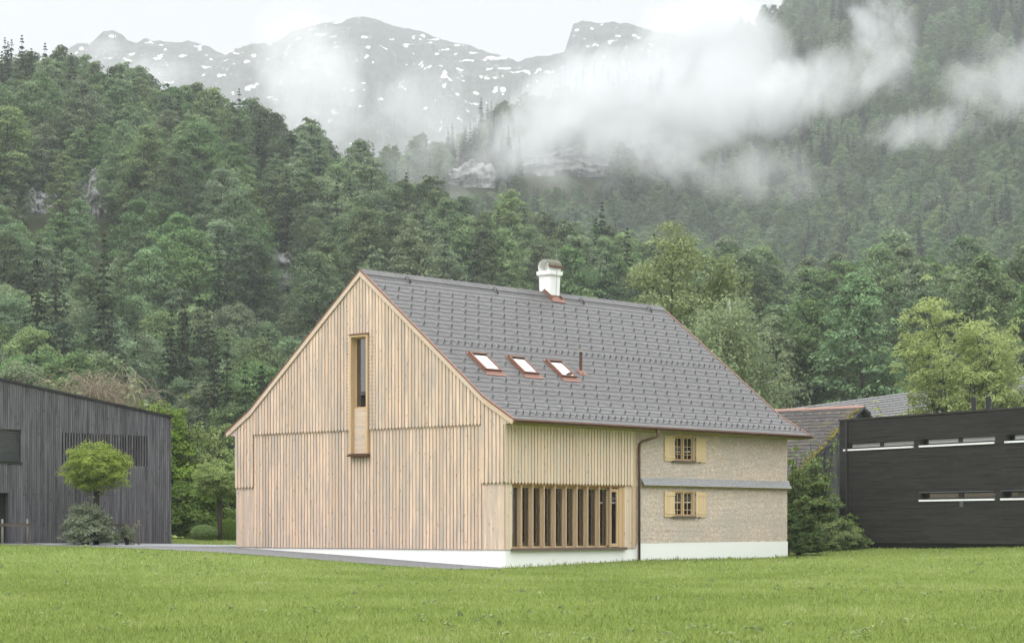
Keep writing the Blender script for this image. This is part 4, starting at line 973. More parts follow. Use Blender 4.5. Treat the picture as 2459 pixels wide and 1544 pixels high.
def globe_tree(seed, Rr, Hh, zc, tr):
    L_ = Leaves(seed); r = L_.r; tb = MB(); tb.tube([(0, 0, -.2), (.02, 0, 1.0), (0, .02, zc - Hh * .55)], [tr * 1.15, tr, tr * 1.1], 10, .5)
    for i in range(420):
        u = r.uniform(-1, 1); a = r.random() * 6.283; q = math.sqrt(1 - abs(u) ** 2.8); k = r.uniform(.62, 1.0) if i < 350 else r.uniform(.35, .6)
        d = np.array([q * math.cos(a), q * math.sin(a), u]); c = np.array([0, 0, zc]) + d * np.array([Rr, Rr, Hh]) * k * .93 * (1 + .10 * math.sin(3 * a + 5 * u + seed))
        if u < -.3: c[2] += .12 * (-.3 - u)
        pr = Rr * r.uniform(.13, .22); L_.pad(c, pr, pr * .75, 105, .068, d * 1.0, .1, .5 + r.normal(0, .13) + .0 * u, .16, .6)
        if i % 9 == 0: limb(tb, (0, 0, zc - Hh * .6), c * np.array([.9, .9, 1]) , .035, .008, r, .1, 6, 5)
    return L_.mesh('crown', M['lf_globe'], .6), mesh_of(tb, 'trunk', M['bark'])
def shrub(seed, Rr, H, n_pads=60, leaves=60, leaf=.12, m=None, upright=0., stems=10, flat=.6, ry=None):
    L_ = Leaves(seed); r = L_.r; tb = MB(); ry = ry or Rr
    for i in range(n_pads):
        u = r.uniform(0, 1); a = r.random() * 6.283; q = math.sqrt(max(0, 1 - u ** 2.2)); k = r.uniform(.55, 1.02)
        c = np.array([Rr * q * k * math.cos(a), ry * q * k * math.sin(a), H * (.06 + .9 * u * (k if u > .5 else 1))]); pr = min(Rr, ry) * r.uniform(.16, .3)
        d = np.array([math.cos(a) * q, math.sin(a) * q, .4]); L_.pad(c, pr, pr * flat, leaves, leaf, d, .2, .5 + r.normal(0, .14), .17, .65)
    for i in range(stems):
        a = r.random() * 6.283; k = r.uniform(.2, .9); e = np.array([Rr * k * math.cos(a), ry * k * math.sin(a), H * r.uniform(.7, 1.02 + upright)]); limb(tb, (r.normal(0, .08), r.normal(0, .08), 0), e, .02 + .006 * H, .006, r, .1, 5, 5)
        if upright:
            for j in range(14): f = r.uniform(.45, 1.0); L_.pad(e * f, .1 + .05 * Rr, .1, 9, leaf, (0, 0, .3), .1, .6 + r.normal(0, .1), .15, .7)
    return L_.mesh('foliage', m or M['lf_shrub'], .55), mesh_of(tb, 'stem', M['bark'])
PT = ('foliage', 'stem')
def at(x, Y, dz=0.): p = px(x, 0, Y); return (p.x, Y, zat(p.x, Y) + dz)
# two globe maples
c, t = globe_tree(11, 1.56, 1.16, 3.34, .12); plant('globe_maple', 'lime green globe maple with short trunk before the dark house', 'tree', at(231, 92.6), c, t, 'globe maples')
c, t = globe_tree(12, 1.50, 1.12, 3.08, .125); plant('globe_maple', 'globe maple half hidden by the timber house gable, trunk between two clipped bushes', 'tree', at(527, 110.), c, t, 'globe maples')
# shrubs by the dark house
c, t = shrub(21, 1.15, 1.95, 190, 110, .075, M['lf_grey'], .12, 16); plant('silver_shrub', 'loose shrub with pale leaf tips under the globe maple', 'shrub', at(208, 91.9), c, t, None, PT)
c, t = shrub(22, .5, .75, 26, 40, .06, M['lf_grey'], .2, 12); plant('small_shrub', 'small twiggy shrub inside the reddish rail fence', 'shrub', at(305, 93.6), c, t, None, PT)
c, t = shrub(23, .3, .55, 14, 40, .06, M['lf_grey'], .2, 8); plant('small_shrub', 'smallest twiggy shrub, beside the fence with the reddish rail', 'shrub', at(277, 93.3), c, t, None, PT)
# clipped balls and the green mass between the two houses
def ball(seed, Rr, H):
    L_ = Leaves(seed); r = L_.r; n = 9000; d = unit(r.normal(0, 1, (n, 3))); k = r.uniform(.86, 1.02, n)[:, None]
    P = d * np.array([Rr, Rr, H * .5]) * k + np.array([0, 0, H * .46]); L_.add(P, unit(d + r.normal(0, .5, (n, 3))), .06 * r.uniform(.7, 1.3, n), np.clip(.45 + r.normal(0, .18, n), 0, 1)); return L_.mesh('foliage', M['lf_shrub'], .6)
st_ = MB(); st_.tube([(0, 0, -.1), (0, 0, .5)], [.04, .03], 6); stm = mesh_of(st_, 'stem', M['bark'])
plant('clipped_bush', 'clipped round bush beside the trunk of the half hidden globe maple', 'bush', at(490, 109), ball(31, .72, .88), stm, 'clipped bushes', PT)
plant('clipped_bush', 'taller clipped bush against the timber house corner', 'bush', at(548, 111.5), ball(32, .75, 1.2), stm, 'clipped bushes', PT)
c, t = shrub(33, 2.5, 3.2, 200, 130, .17, M['lf_dark'], 0, 10); plant('dark_shrub', 'dark green rounded shrub at the dark house corner', 'shrub', at(452, 115), c, t, None, PT)
c, t = shrub(34, 2.3, 8.2, 210, 110, .18, M['lf_shrub'], .1, 16); plant('tall_shrub', 'tall light green willow shrub rising behind the dark house roof end', 'shrub', at(392, 121), c, t, None, PT)
c, t = shrub(35, 2.7, 7.0, 210, 110, .18, M['lf_shrub'], .1, 14); plant('tall_shrub', 'broad light green shrub between the dark house and the timber house', 'shrub', at(486, 123), c, t, None, PT)
c, t = shrub(36, 2.4, 4.7, 180, 110, .17, M['lf_shrub'], .05, 12); plant('tall_shrub', 'light green shrub behind the half hidden globe maple', 'shrub', at(548, 126), c, t, None, PT)
# bare twig tangle above the dark house roof
rr = np.random.default_rng(5); tb = MB()
for i in range(260):
    a = rr.uniform(0, 6.283); l = rr.uniform(1.2, 3.6); e = rr.uniform(.15, 1.3); p0 = np.array([rr.normal(0, 1.0), rr.normal(0, .7), 6.2 + rr.uniform(0, 1.7)]); d = np.array([math.cos(a), math.sin(a) * .7, 0])
    tb.tube([tuple(p0 + d * l * k + np.array([0, 0, e * 1.4 * math.sin(math.pi * (k * .8 + .1)) - .5 * k * k * l * .5])) for k in np.linspace(0, 1, 7)], [.022 * (1 - .75 * k) for k in np.linspace(0, 1, 7)], 4, rr.random(), False)
tk = MB(); tk.tube([(0, 0, -.2), (.1, 0, 3.5), (0, .1, 7.0)], [.2, .16, .12], 8)
L_ = Leaves(6); [L_.pad(np.array([rr.normal(0, 1.5), rr.normal(0, .8), rr.uniform(7.0, 8.6)]), .22, .15, 14, .12, (0, 0, .3), .1, .8) for i in range(16)]
t = plant('bare_tree', 'tangle of bare arching twigs rising over the dark house roof', 'tree', at(232, 113), mesh_of(tb, 'twigs', M['twig']), mesh_of(tk, 'trunk', M['bark']), None, ('twigs', 'trunk')); link('foliage', L_.mesh('foliage', M['lf_ash']), t)
# right of the timber house
c, t = shrub(41, 1.05, 2.4, 150, 110, .12, M['lf_dark'], 0, 8); plant('elder_bush', 'dark green leafy bush against the shingled corner', 'bush', at(1921, 101.0), c, t, None, PT)
c, t = shrub(42, 1.75, 1.6, 150, 110, .1, M['lf_shrub'], 0, 8, ry=1.2); plant('round_bush', 'low rounded bright green bush before the black building corner', 'bush', at(2003, 105.0), c, t, None, PT)
c, t = shrub(46, .85, 1.95, 60, 60, .1, M['lf_shrub'], 0, 8); plant('round_bush', 'taller round bush directly at the black building downspout', 'bush', at(2040, 106.2), c, t, None, PT)
c, t = shrub(43, 1.5, 4.8, 150, 80, .13, M['lf_shrub'], .16, 18); plant('apple_tree', 'young apple tree with upright shoots beside the barn wall', 'tree', at(1955, 106.5), c, t, None, ('crown', 'trunk'))
c, t = shrub(44, 1.0, 4.9, 90, 70, .13, M['lf_shrub'], .1, 12); plant('tall_shrub', 'slim light green shrub squeezed beside the shingled wall', 'shrub', at(1903, 107.5), c, t, None, PT)
def ash(seed, H, Rr):
    L_ = Leaves(seed); r = L_.r; tb = MB(); ends = []
    for s in range(7):
        a = s * .9 + r.uniform(-.2, .2); base = np.array([r.normal(0, .9), r.normal(0, .5), -.2]); lean = r.uniform(.25, .8) * Rr; topp = np.array([base[0] + math.cos(a) * lean, math.sin(a) * lean, H * r.uniform(.78, .98)])
        limb(tb, base, topp, .11, .02, r, .05, 8, 6)
        for j in range(13):
            k = r.uniform(.35, 1); p = base + (topp - base) * k; b = r.random() * 6.283; q = p + np.array([math.cos(b), math.sin(b), r.uniform(.7, 1.4)]) * r.uniform(.8, 2.4) * (1.25 - k * .6); limb(tb, p, q, .035, .008, r, .08, 4, 4); ends.append(q)
            for h in range(2): e = q + r.normal(0, .55, 3) + np.array([0, 0, .2]); limb(tb, (p + q) / 2, e, .014, .005, r, .06, 3, 3); ends.append(e)
    for e in ends: 
        for h in range(4): L_.pad(e + r.normal(0, .45, 3), r.uniform(.3, .55), .22, 40, .19, (0, 0, .3), .45, .5 + r.normal(0, .14), .16, .5)
    return L_.mesh('crown', M['lf_ash'], .42), mesh_of(tb, 'trunk', M['bark'])
c, t = ash(51, 11.9, 3.5); plant('ash_tree', 'open yellow-green ash tree with many stems behind the black building', 'tree', at(2352, 121), c, t)
c, t = shrub(52, 3.3, 8.3, 200, 90, .2, M['lf_ash'], .05, 16); plant('tall_shrub', 'yellow-green shrub at the foot of the ash tree, above the black roof', 'shrub', at(2215, 122), c, t, None, PT)
# birches and pale trees behind the slate roof
def birch(seed, H, Rr, n=170, weep=1.0):
    L_ = Leaves(seed); r = L_.r; tb = MB(); pts = [(r.normal(0, .1), r.normal(0, .1), z) for z in np.linspace(0, H * .97, 8)]; tb.tube(pts, [.2 * (1 - .85 * i / 7) for i in range(8)], 7)
    for i in range(n):
        t_ = r.uniform(.12, 1) ; a = r.random() * 6.283; l = Rr * math.sin(math.pi * min(1, (t_ * .86 + .12)) ** .9) ** .7 * r.uniform(.35, 1); z = H * t_; b = np.array([0, 0, z - .25 * l]); e = np.array([math.cos(a) * l, math.sin(a) * l, z])
        if i % 4 == 0: limb(tb, b, e, .045, .01, r, .08, 4, 4)
        for s in range(3):
            p = e + r.normal(0, .5, 3) * np.array([1, 1, .6]); m_ = int(16 + 14 * weep); q = r.random(m_); ln = r.uniform(.8, 2.4) * weep + .5
            P_ = p + np.stack([q * r.normal(0, .25) + r.normal(0, .16, m_), q * r.normal(0, .25) + r.normal(0, .16, m_), -q * ln], -1)
            L_.add(P_, unit(r.normal(0, .6, (m_, 3)) + np.array([math.cos(a) * .8, math.sin(a) * .8, .6])), .24 * r.uniform(.7, 1.3, m_), np.clip(.5 + r.normal(0, .12) + r.normal(0, .14, m_), 0, 1))
    return L_.mesh('crown', M['lf_birch'], .5), mesh_of(tb, 'trunk', M['bark_pale'])
c, t = birch(61, 18.6, 3.2, 150, 1.1); plant('birch_tree', 'tall slender birch with white trunk above the slate roof', 'tree', at(1742, 138), c, t, 'birches behind the slate roof')
c, t = birch(62, 15.0, 4.6, 230, 1.5); plant('birch_tree', 'broad weeping birch hanging down beside the slate roof verge', 'tree', at(1752, 128), c, t, 'birches behind the slate roof')
c, t = broad_tree(63, 17.8, 4.2, .12, 230, 110, .2, M['lf_birch'], M['bark'], .45, 14); plant('pale_maple', 'pale yellow-green tree just behind the ridge end of the slate roof', 'tree', at(1600, 140), c, t)

# ------------------------------------------------------------------ rock outcrops and forest
def rock(name, label, p, v, w, h, seed, which):
    """weathered cliff face on the slope seen at (p, v) of the 2408 px wide picture"""
    best = None
    for Y in np.arange(210, 1700, 3.):
        X = (p - 1204) / 4921 * Y; vv = 1238 - 4921 * (float(hill(X, Y)) - EYE) / Y
        if vv < v: best = (X, Y); break
    if best is None: return None
    X, Y = best; W, Hh = w / 4921 * Y, h / 4921 * Y; n, k = 46, 34
    A, B = np.meshgrid(np.linspace(-1, 1, n), np.linspace(0, 1, k)); edge = (1 - np.abs(A) ** 2.2)
    xx = A * W / 2; zz = B * Hh * (.62 + .8 * (fbm(A * 2.3 + seed, B * 0 + seed, 4, seed) - .1)) * np.maximum(edge, 0) ** .35 ; yy = B * Hh * .35 - edge * Hh * .38 + (fbm(A * 3 + seed, B * 4, 5, seed + 2) - .5) * Hh * .5 + (fbm(A * 14 + seed, B * 2.5, 3, seed + 5) - .5) * Hh * .22
    V = np.stack([xx, yy, zz - Hh * .5], -1).reshape(-1, 3); i = (np.arange(k - 1)[:, None] * n + np.arange(n - 1)[None]).ravel()
    o = link(name, np_mesh(name, V, np.stack([i, i + 1, i + n + 1, i + n], -1), np.full(len(i), .5), M['rock'], False), None, (X, Y - Hh * .15, float(hill(X, Y)) + Hh * .28))
    o.rotation_euler = (0, 0, math.atan2(-X, Y)); tag(o, label, 'rock', 'bare rock faces on the slopes'); ROCKS.append((p, v, w, h, Y)); return o
def rock_mat():
    m, nt, o = mat('limestone_cliff'); n = noise(nt, .35, (1, 1, .35), 7, .65); n2 = noise(nt, 1.6, None, 6, .7)
    c = ramp(nt, n, [(.3, (.10, .10, .10)), (.5, (.26, .26, .255)), (.68, (.40, .40, .395))]); c = mixc(nt, math_(nt, 'MULTIPLY', ramp(nt, n2, [(.5, (0, 0, 0)), (.62, (1, 1, 1))]), .6), c, (.055, .075, .035))
    surf(nt, o, c, .95, .05, bump=n2, bstr=.9, bdist=.5); return m
M['rock'] = rock_mat(); ROCKS = []
rock('rock_face', 'largest pale rock face, low on the wooded slope beside the gable peak', 665, 668, 140, 105, 1, 'l')
rock('rock_face', 'pale rock face high in the wood above the dark house', 228, 505, 95, 110, 2, 'l')
rock('rock_face', 'grey rock face over the blind window of the dark house', 95, 500, 90, 80, 3, 'l')
rock('rock_face', 'small pale rock face partly screened by trees, between the other wood cliffs', 440, 655, 50, 40, 4, 'l')
rock('rock_face', 'long misty cliff band above the chimney', 1330, 405, 300, 85, 5, 'r'); rock('rock_face', 'misty cliff under the main cloud bank', 1110, 432, 150, 70, 6, 'r')

BRD = [broad_tree(101, 22, 5.6, .24, 150, 74, .44, padr=(.2, .36)), broad_tree(102, 24, 5.0, .36, 140, 72, .43, padr=(.2, .36)), broad_tree(103, 19, 6.0, .16, 165, 74, .44, skew=.55, padr=(.2, .34)), broad_tree(104, 24, 4.4, .44, 115, 72, .42, padr=(.24, .4)),
       broad_tree(105, 14.5, 6.4, .10, 200, 95, .32, skew=.5, padr=(.18, .32)), broad_tree(106, 13.5, 5.8, .06, 190, 95, .31, skew=.48, padr=(.17, .3)), broad_tree(107, 21, 5.2, .2, 150, 70, .44, padr=(.2, .32), flat=.5)]
BH = [22, 24, 19, 24, 14.5, 13.5, 21]; BR = [5.6, 5.0, 6.0, 4.4, 6.4, 5.8, 5.2]
SPR = [spruce_tree(201, 25, 4.3), spruce_tree(202, 27, 3.6, .16), spruce_tree(203, 22, 4.2, .05, whorls=28)]
SH = [25, 27, 22]; SR = [4.3, 3.6, 4.2]
rg = np.random.default_rng(77)
T = []   # x, y, z, kind, proto, scale, rot
def rock_free(p, vt, vb, Y, wpx):
    for (rp, rv, rw, rh, rY) in ROCKS:
        if Y < rY + 4 and abs(p - rp) < rw * .34 + wpx * .3 and vt < rv + rh * .32 and vb > rv - rh * .4: return False
    return True
def scatter(y0, y1, sp, f, zone):
    Y = y0
    while Y < y1:
        s = sp(Y); n = int(.74 * Y / s)
        for i in range(n):
            x = -.37 * Y + (i + rg.random()) * s; y = Y + rg.uniform(-.5, .5) * s
            f(x, y)
        Y += s * .86
def put(x, y, kind, proto, sc):
    z = float(hill(x, y)) - .3; Hh = (BH if kind == 'b' else SH)[proto] * sc; Rr = (BR if kind == 'b' else SR)[proto] * sc; p = float(bearing(x, y)); k = 4921 / y; vb = 1238 - (z - EYE) * k; vt = vb - Hh * k
    if not rock_free(p, vt, vb, y, Rr * k):
        f = .42; sc *= f; Hh *= f; Rr *= f; vt = vb - Hh * k
        if rg.random() < .2 or not rock_free(p, vt, vb, y, Rr * k): return
    T.append([x, y, z, kind, proto, sc, rg.uniform(0, 6.283), p, vt, vb, Rr * k])
def left_f(x, y):
    p = float(bearing(x, y)); 
    if p > 2750: return
    yc = float(np.interp(p, LP, LY)); yb = float(np.interp(p, [0, 800, 1450, 2000], [205, 215, 235, 240])); t = (y - yb) / (yc - yb)
    if t < -.08 or t > 1.06: return
    nz_ = fbm(x / 38, y / 38, 3, 31); con = .30 + (.35 if (p < 150 and t > .7) else 0) + (.45 if (370 < p < 640 and t < .22) else 0) - (.18 if t > .75 and 150 < p < 1200 else 0) - (.25 if p > 1650 else 0) + (nz_ - .47) * 2.2
    if rg.random() < con: put(x, y, 's', int(rg.integers(0, 3)), rg.uniform(.62, 1.0) * (.8 if t < .15 else 1))
    elif t < .34 and p < 1300: put(x, y, 'b', int(rg.choice([4, 5, 4, 5, 2])), rg.uniform(.72, 1.08))
    elif p > 1600: put(x, y, 'b', int(rg.choice([0, 2, 6, 4, 1])), rg.uniform(.75, 1.05))
    else: put(x, y, 'b', int(rg.choice([0, 1, 2, 3, 6, 6])), rg.uniform(.62, 1.05))
def right_f(x, y):
    p = float(bearing(x, y))
    if p < 780 or p > 2800: return
    yc = float(np.interp(p, RP, RY)); t = (y - 470) / (yc - 470)
    if t < -.02 or t > 1.03: return
    nz_ = fbm(x / 75, y / 75, 3, 41); con = .40 + (nz_ - .47) * 4.5 + (.2 if t > .8 else 0)
    if rg.random() < con: put(x, y, 's', int(rg.integers(0, 3)), rg.uniform(.6, 1.0))
    else: put(x, y, 'b', int(rg.choice([0, 2, 4, 5, 6, 2])), rg.uniform(.65, 1.0))
scatter(200, 580, lambda Y: 6.6 + (260 - Y) * .02 * (Y < 260), left_f, 'l')
scatter(470, 1750, lambda Y: 7.6 + (Y - 470) * .0028, right_f, 'r')
# keep what stands out above the trees in front of it (with a margin for a step to the side)
T.sort(key=lambda t: t[1])
NC = 900; skyl = np.full(NC, 1300.); col0 = -600
for c in range(NC):
    pp = col0 + c * 4
    if 560 < pp < 1880: skyl[c] = min(1300, (np.interp(pp, [560, 850, 1555, 1880], [1010, 640, 722, 1010]) + 170))
keep = []
for t in T:
    x, y, z, kind, proto, sc, rot, p, vt, vb, w = t
    i0, i1 = int((p - w * .6 - col0) / 4), int((p + w * .6 - col0) / 4) + 1
    i0, i1 = max(i0, 0), min(i1, NC)
    if i1 <= i0: continue
    s_ = skyl[i0:i1]
    if vt < s_.max() + 8 and vt < 1290 and vb > -160:
        keep.append(t); t.append(min(1.0, max(0., float(s_.max() - vt)) / max(1., vb - vt)))
        skyl[i0:i1] = np.minimum(s_, vt + .30 * (vb - vt))
def inview(t): return -10 < t[7] < 2418 and t[8] < 1240 and t[9] > 15 and t[11] > .12
indiv = {'b': [], 's': []}; rest = []
for t in sorted(keep, key=lambda t: -(t[9] - t[8])):
    if inview(t) and len(indiv[t[3]]) < 285 and t[1] < 760: indiv[t[3]].append(t)
    else: rest.append(t)
print('FOREST', len(T), len(keep), len(indiv['b']), len(indiv['s']), len(rest))
COLS = [(110, 'over the dark house blind'), (260, 'over the lime globe maple'), (410, 'over the dark roof end'), (560, 'over the gap between houses'), (700, 'over the lower gable verge'), (800, 'beside the upper gable verge'),
        (900, 'over the gable peak'), (1060, 'over the near ridge half'), (1230, 'before the chimney'), (1340, 'over the chimney'), (1470, 'just past the chimney'), (1600, 'over the far ridge end'), (1740, 'behind the tall birch'), (1880, 'beyond the weeping birch'), (2050, 'over the mossy barn'), (2200, 'between barn and ash tree'), (9999, 'behind the ash tree')]
ROWS = {'foot': 'at the slope foot', 'mid': 'on the near slope', 'top': 'on the ridge skyline', 'valley': 'in the belt', 'far': 'low on the misty slope'}
KIND = {('b', 'foot'): 'round-crowned broadleaf tree', ('b', 'mid'): 'broadleaf tree', ('b', 'top'): 'beech', ('b', 'valley'): 'leafy green tree', ('b', 'far'): 'hazy broadleaf tree', ('s', 'foot'): 'dark spruce', ('s', 'mid'): 'dark spruce', ('s', 'top'): 'dark spruce', ('s', 'valley'): 'dark spruce', ('s', 'far'): 'hazy spruce'}
def zone_of(t):
    x, y, p = t[0], t[1], t[7]; yc = float(np.interp(p, LP, LY)); yb = float(np.interp(p, [0, 800, 1450, 2000], [205, 215, 235, 240])); tt = (y - yb) / (yc - yb)
    return 'far' if tt > 1.1 else 'valley' if p > 1480 else 'foot' if tt < .2 else 'top' if tt > .86 else 'mid'
cells = {}
for kind in ('b', 's'):
    for t in indiv[kind]:
        z = zone_of(t); c = next(n for m, n in COLS if t[7] < m); cells.setdefault((kind, z, c), []).append(t)
ORD = ['largest', 'second largest', 'third largest', 'fourth largest', 'fifth largest', 'sixth largest']
LABEL = {}; GROUP = {}
for (kind, z, c), ts in cells.items():
    ts.sort(key=lambda t: -(t[9] - t[8]))
    for i, t in enumerate(ts):
        k = KIND[(kind, z)]; LABEL[id(t)] = (k + ' ' if len(ts) == 1 else ORD[i] + ' ' + k + ' ' if i < 6 else 'smaller ' + k + ' ') + ROWS[z] + ' ' + c
        GROUP[id(t)] = ('spruces ' if kind == 's' else 'broadleaf trees ') + ROWS[z] + ' ' + c
first = {}
for kind in ('b', 's'):
    for t in indiv[kind]:
        x, y, z, _, proto, sc, rot, p, vt, vb, w = t[:11]
        me = (BRD if kind == 'b' else SPR)[proto]; nm = 'broadleaf_tree' if kind == 'b' else 'spruce_tree'
        o = plant(nm, LABEL[id(t)], 'tree' if kind == 'b' else 'spruce', (x, y, z), me[0], me[1], GROUP[id(t)], ('crown', 'trunk'), rot, (sc * rg.uniform(.9, 1.1), sc * rg.uniform(.9, 1.1), sc))
        o.rotation_euler = (rg.normal(0, .02), rg.normal(0, .02), rot)
        first.setdefault((kind, proto), o)
# everything farther or smaller: one far-off wood of instances
if rest:
    pts = np.array([t[:3] for t in rest], np.float32); me = bpy.data.meshes.new('forest'); me.vertices.add(len(pts)); me.vertices.foreach_set('co', pts.ravel())
    a = me.attributes.new('kind', 'INT', 'POINT'); a.data.foreach_set('value', np.array([t[4] + (0 if t[3] == 'b' else 10) for t in rest], np.int32))
    a = me.attributes.new('rot', 'FLOAT', 'POINT'); a.data.foreach_set('value', np.array([t[6] for t in rest], np.float32))
    a = me.attributes.new('size', 'FLOAT', 'POINT'); a.data.foreach_set('value', np.array([t[5] for t in rest], np.float32))
    fo = link('forest', me); tag(fo, 'far-off mixed wood of spruces and broadleaf trees on the misty mountain', 'wood', None, 'stuff')
    ng = bpy.data.node_groups.new('forest_scatter', 'GeometryNodeTree'); ng.interface.new_socket('Geometry', in_out='INPUT', socket_type='NodeSocketGeometry'); ng.interface.new_socket('Geometry', in_out='OUTPUT', socket_type='NodeSocketGeometry')
    gi = ng.nodes.new('NodeGroupInput'); go = ng.nodes.new('NodeGroupOutput'); jn = ng.nodes.new('GeometryNodeJoinGeometry')
    def attr(nm, dt): n = ng.nodes.new('GeometryNodeInputNamedAttribute'); n.data_type = dt; n.inputs['Name'].default_value = nm; return n.outputs[0]
    kd, rt, sz = attr('kind', 'INT'), attr('rot', 'FLOAT'), attr('size', 'FLOAT')
    cx = ng.nodes.new('ShaderNodeCombineXYZ'); ng.links.new(rt, cx.inputs['Z']); er_ = ng.nodes.new('FunctionNodeEulerToRotation'); ng.links.new(cx.outputs[0], er_.inputs[0])
    srcs = {}
    for k in range(7): srcs[k] = ('b', k)
    for k in range(3): srcs[10 + k] = ('s', k)
    for k, key in srcs.items():
        if key not in first: continue
        cm = ng.nodes.new('FunctionNodeCompare'); cm.data_type = 'INT'; cm.operation = 'EQUAL'; ng.links.new(kd, cm.inputs['A']); 
        [s for s in cm.inputs if s.name == 'B' and s.enabled][0].default_value = k
        for ch_ in first[key].children:
            oi = ng.nodes.new('GeometryNodeObjectInfo'); oi.inputs['Object'].default_value = ch_; oi.transform_space = 'ORIGINAL'; oi.inputs['As Instance'].default_value = False
            ip = ng.nodes.new('GeometryNodeInstanceOnPoints'); ng.links.new(gi.outputs[0], ip.inputs['Points']); ng.links.new(cm.outputs[0], ip.inputs['Selection']); ng.links.new(oi.outputs['Geometry'], ip.inputs['Instance'])
            ng.links.new(er_.outputs[0], ip.inputs['Rotation']); ng.links.new(sz, ip.inputs['Scale']); ng.links.new(ip.outputs[0], jn.inputs[0])
    ng.links.new(jn.outputs[0], go.inputs[0]); md = fo.modifiers.new('scatter', 'NODES'); md.node_group = ng

# far mountain with snow
def mountain():
    prof_p = [-900, -300, 150, 185, 215, 245, 265, 285, 300, 318, 340, 400, 440, 490, 530, 590, 640, 690, 720, 760, 800, 850, 880, 920, 960, 1030, 1100, 1160, 1220, 1260, 1300, 1328, 1340, 1348, 1368, 1430, 1500, 1640, 1800, 2000, 2600]
    prof_v = [420, 260, 122, 98, 95, 76, 71, 80, 92, 95, 87, 94, 98, 112, 123, 108, 100, 72, 64, 52, 46, 38, 40, 55, 68, 88, 104, 124, 142, 131, 125, 120, 85, 58, 49, 52, 60, 90, 150, 260, 500]
    xs = np.concatenate([np.linspace(-.55, -.26, 60), np.linspace(-.258, .14, 760), np.linspace(.143, .35, 40)]); ys = np.linspace(2300, 3350, 240); A, Yg = np.meshgrid(xs, ys); Pb = 1204 + 4921 * A
    yc = 3150.; zc = EYE + (1238 - np.interp(Pb, prof_p, prof_v)) / 4921 * yc; t = (Yg - 2300) / (yc - 2300); g = np.interp(t, [0, .25, .45, .62, .8, 1, 1.2, 1.3], [.30, .46, .63, .74, .88, 1, .9, .8])
    X = A * Yg; ribs = (fbm(X / 70, Yg / 260, 5, 51) - .5) * 130 * np.sin(np.clip(t, 0, 1) * np.pi) ** .7 + (fbm(X / 22, Yg / 22, 4, 53) - .47) * 22 * np.clip(1.05 - np.abs(t - .5), .18, 1)
    Z = zc * g + ribs; w = len(xs); h = len(ys); i = (np.arange(h - 1)[:, None] * w + np.arange(w - 1)[None]).ravel()
    V = np.stack([X, Yg, Z], -1).reshape(-1, 3); F = np.stack([i, i + 1, i + w + 1, i + w], -1)
    vv = 1238 - 4921 * (Z - EYE) / Yg
    snow = np.zeros_like(Z); Pw = Pb + (fbm(X / 13, Z / 9, 3, 61) - .44) * 26; vw_ = vv + (fbm(X / 17, Z / 13, 3, 63) - .44) * 7 + .10 * (Pb - 1000) * 0
    for (p, v, rp, rv) in [(232, 103, 40, 5), (262, 104, 22, 6), (350, 100, 34, 4), (385, 105, 26, 4), (372, 130, 12, 4), (425, 132, 20, 6), (265, 86, 12, 5), (500, 138, 22, 5), (470, 160, 20, 6), (495, 163, 18, 6), (600, 130, 22, 7), (855, 85, 16, 14), (866, 112, 12, 16), (905, 72, 22, 5), (880, 50, 8, 4),
        (920, 92, 22, 9), (1020, 92, 46, 9), (1040, 118, 48, 13), (990, 82, 25, 6), (1075, 104, 34, 8), (1090, 142, 28, 9), (1110, 125, 20, 6), (1175, 135, 52, 7), (1190, 160, 46, 8), (1140, 182, 26, 6), (1040, 180, 26, 6), (1000, 160, 14, 6), (1295, 172, 28, 7), (1250, 155, 10, 10), (858, 212, 10, 9), (955, 150, 8, 9), (1020, 165, 14, 5), (1100, 212, 8, 4), (1415, 84, 12, 4)]:
        d = ((Pw - p) / (rp * .8)) ** 2 + ((vw_ - v) / (rv * .5)) ** 2; snow = np.maximum(snow, .5 - d)
    snow = np.clip((np.maximum(snow, -1.5) + (fbm(X / 12, Z / 7, 4, 57) - .47) * 1.25) * 2.2, 0, 1).reshape(-1)
    sp_ = np.clip((fbm(X / 45, Z / 20, 4, 59) - .74) * 14, 0, 1) * (np.clip((Z - 430) / 100, 0, 1)); snow = np.maximum(snow, sp_.reshape(-1) * .45)
    me = np_mesh('mountain', V, F, np.full(len(F), .5), M['alp'], True); at_ = me.attributes.new('snow', 'FLOAT', 'POINT'); at_.data.foreach_set('value', snow.astype(np.float32))
    tag(link('mountain', me), 'far alpine mountain with snow patches', None, None, 'structure')
def alp_mat():
    m, nt, o = mat('alpine_rock_and_snow'); n = noise(nt, .02, (.5, .5, 4), 8, .7); n2 = noise(nt, .05, (1, 1, 2), 6, .65); g = N(nt, 'ShaderNodeNewGeometry'); z = N(nt, 'ShaderNodeSeparateXYZ', {0: g.outputs['Normal']}).outputs['Z']
    c = mixc(nt, n, (.04, .044, .038), (.165, .16, .145)); c = mixc(nt, ramp(nt, z, [(.45, (1, 1, 1)), (.7, (0, 0, 0))]), c, (.18, .18, .18)); c = mixc(nt, math_(nt, 'MULTIPLY', n2, .6), c, (.07, .075, .06))
    s_ = N(nt, 'ShaderNodeAttribute', attribute_name='snow').outputs['Fac']; n3 = noise(nt, .09, (1, 1, 2.2), 7, .72); s_ = math_(nt, 'ADD', s_, math_(nt, 'MULTIPLY', math_(nt, 'SUBTRACT', n3, .5), 1.2)); c = mixc(nt, ramp(nt, s_, [(.56, (0, 0, 0)), (.66, (1, 1, 1))]), c, (.74, .75, .76))
    surf(nt, o, c, .95, .05, bump=n2, bstr=.6, bdist=8.); return m
M['alp'] = alp_mat(); mountain()

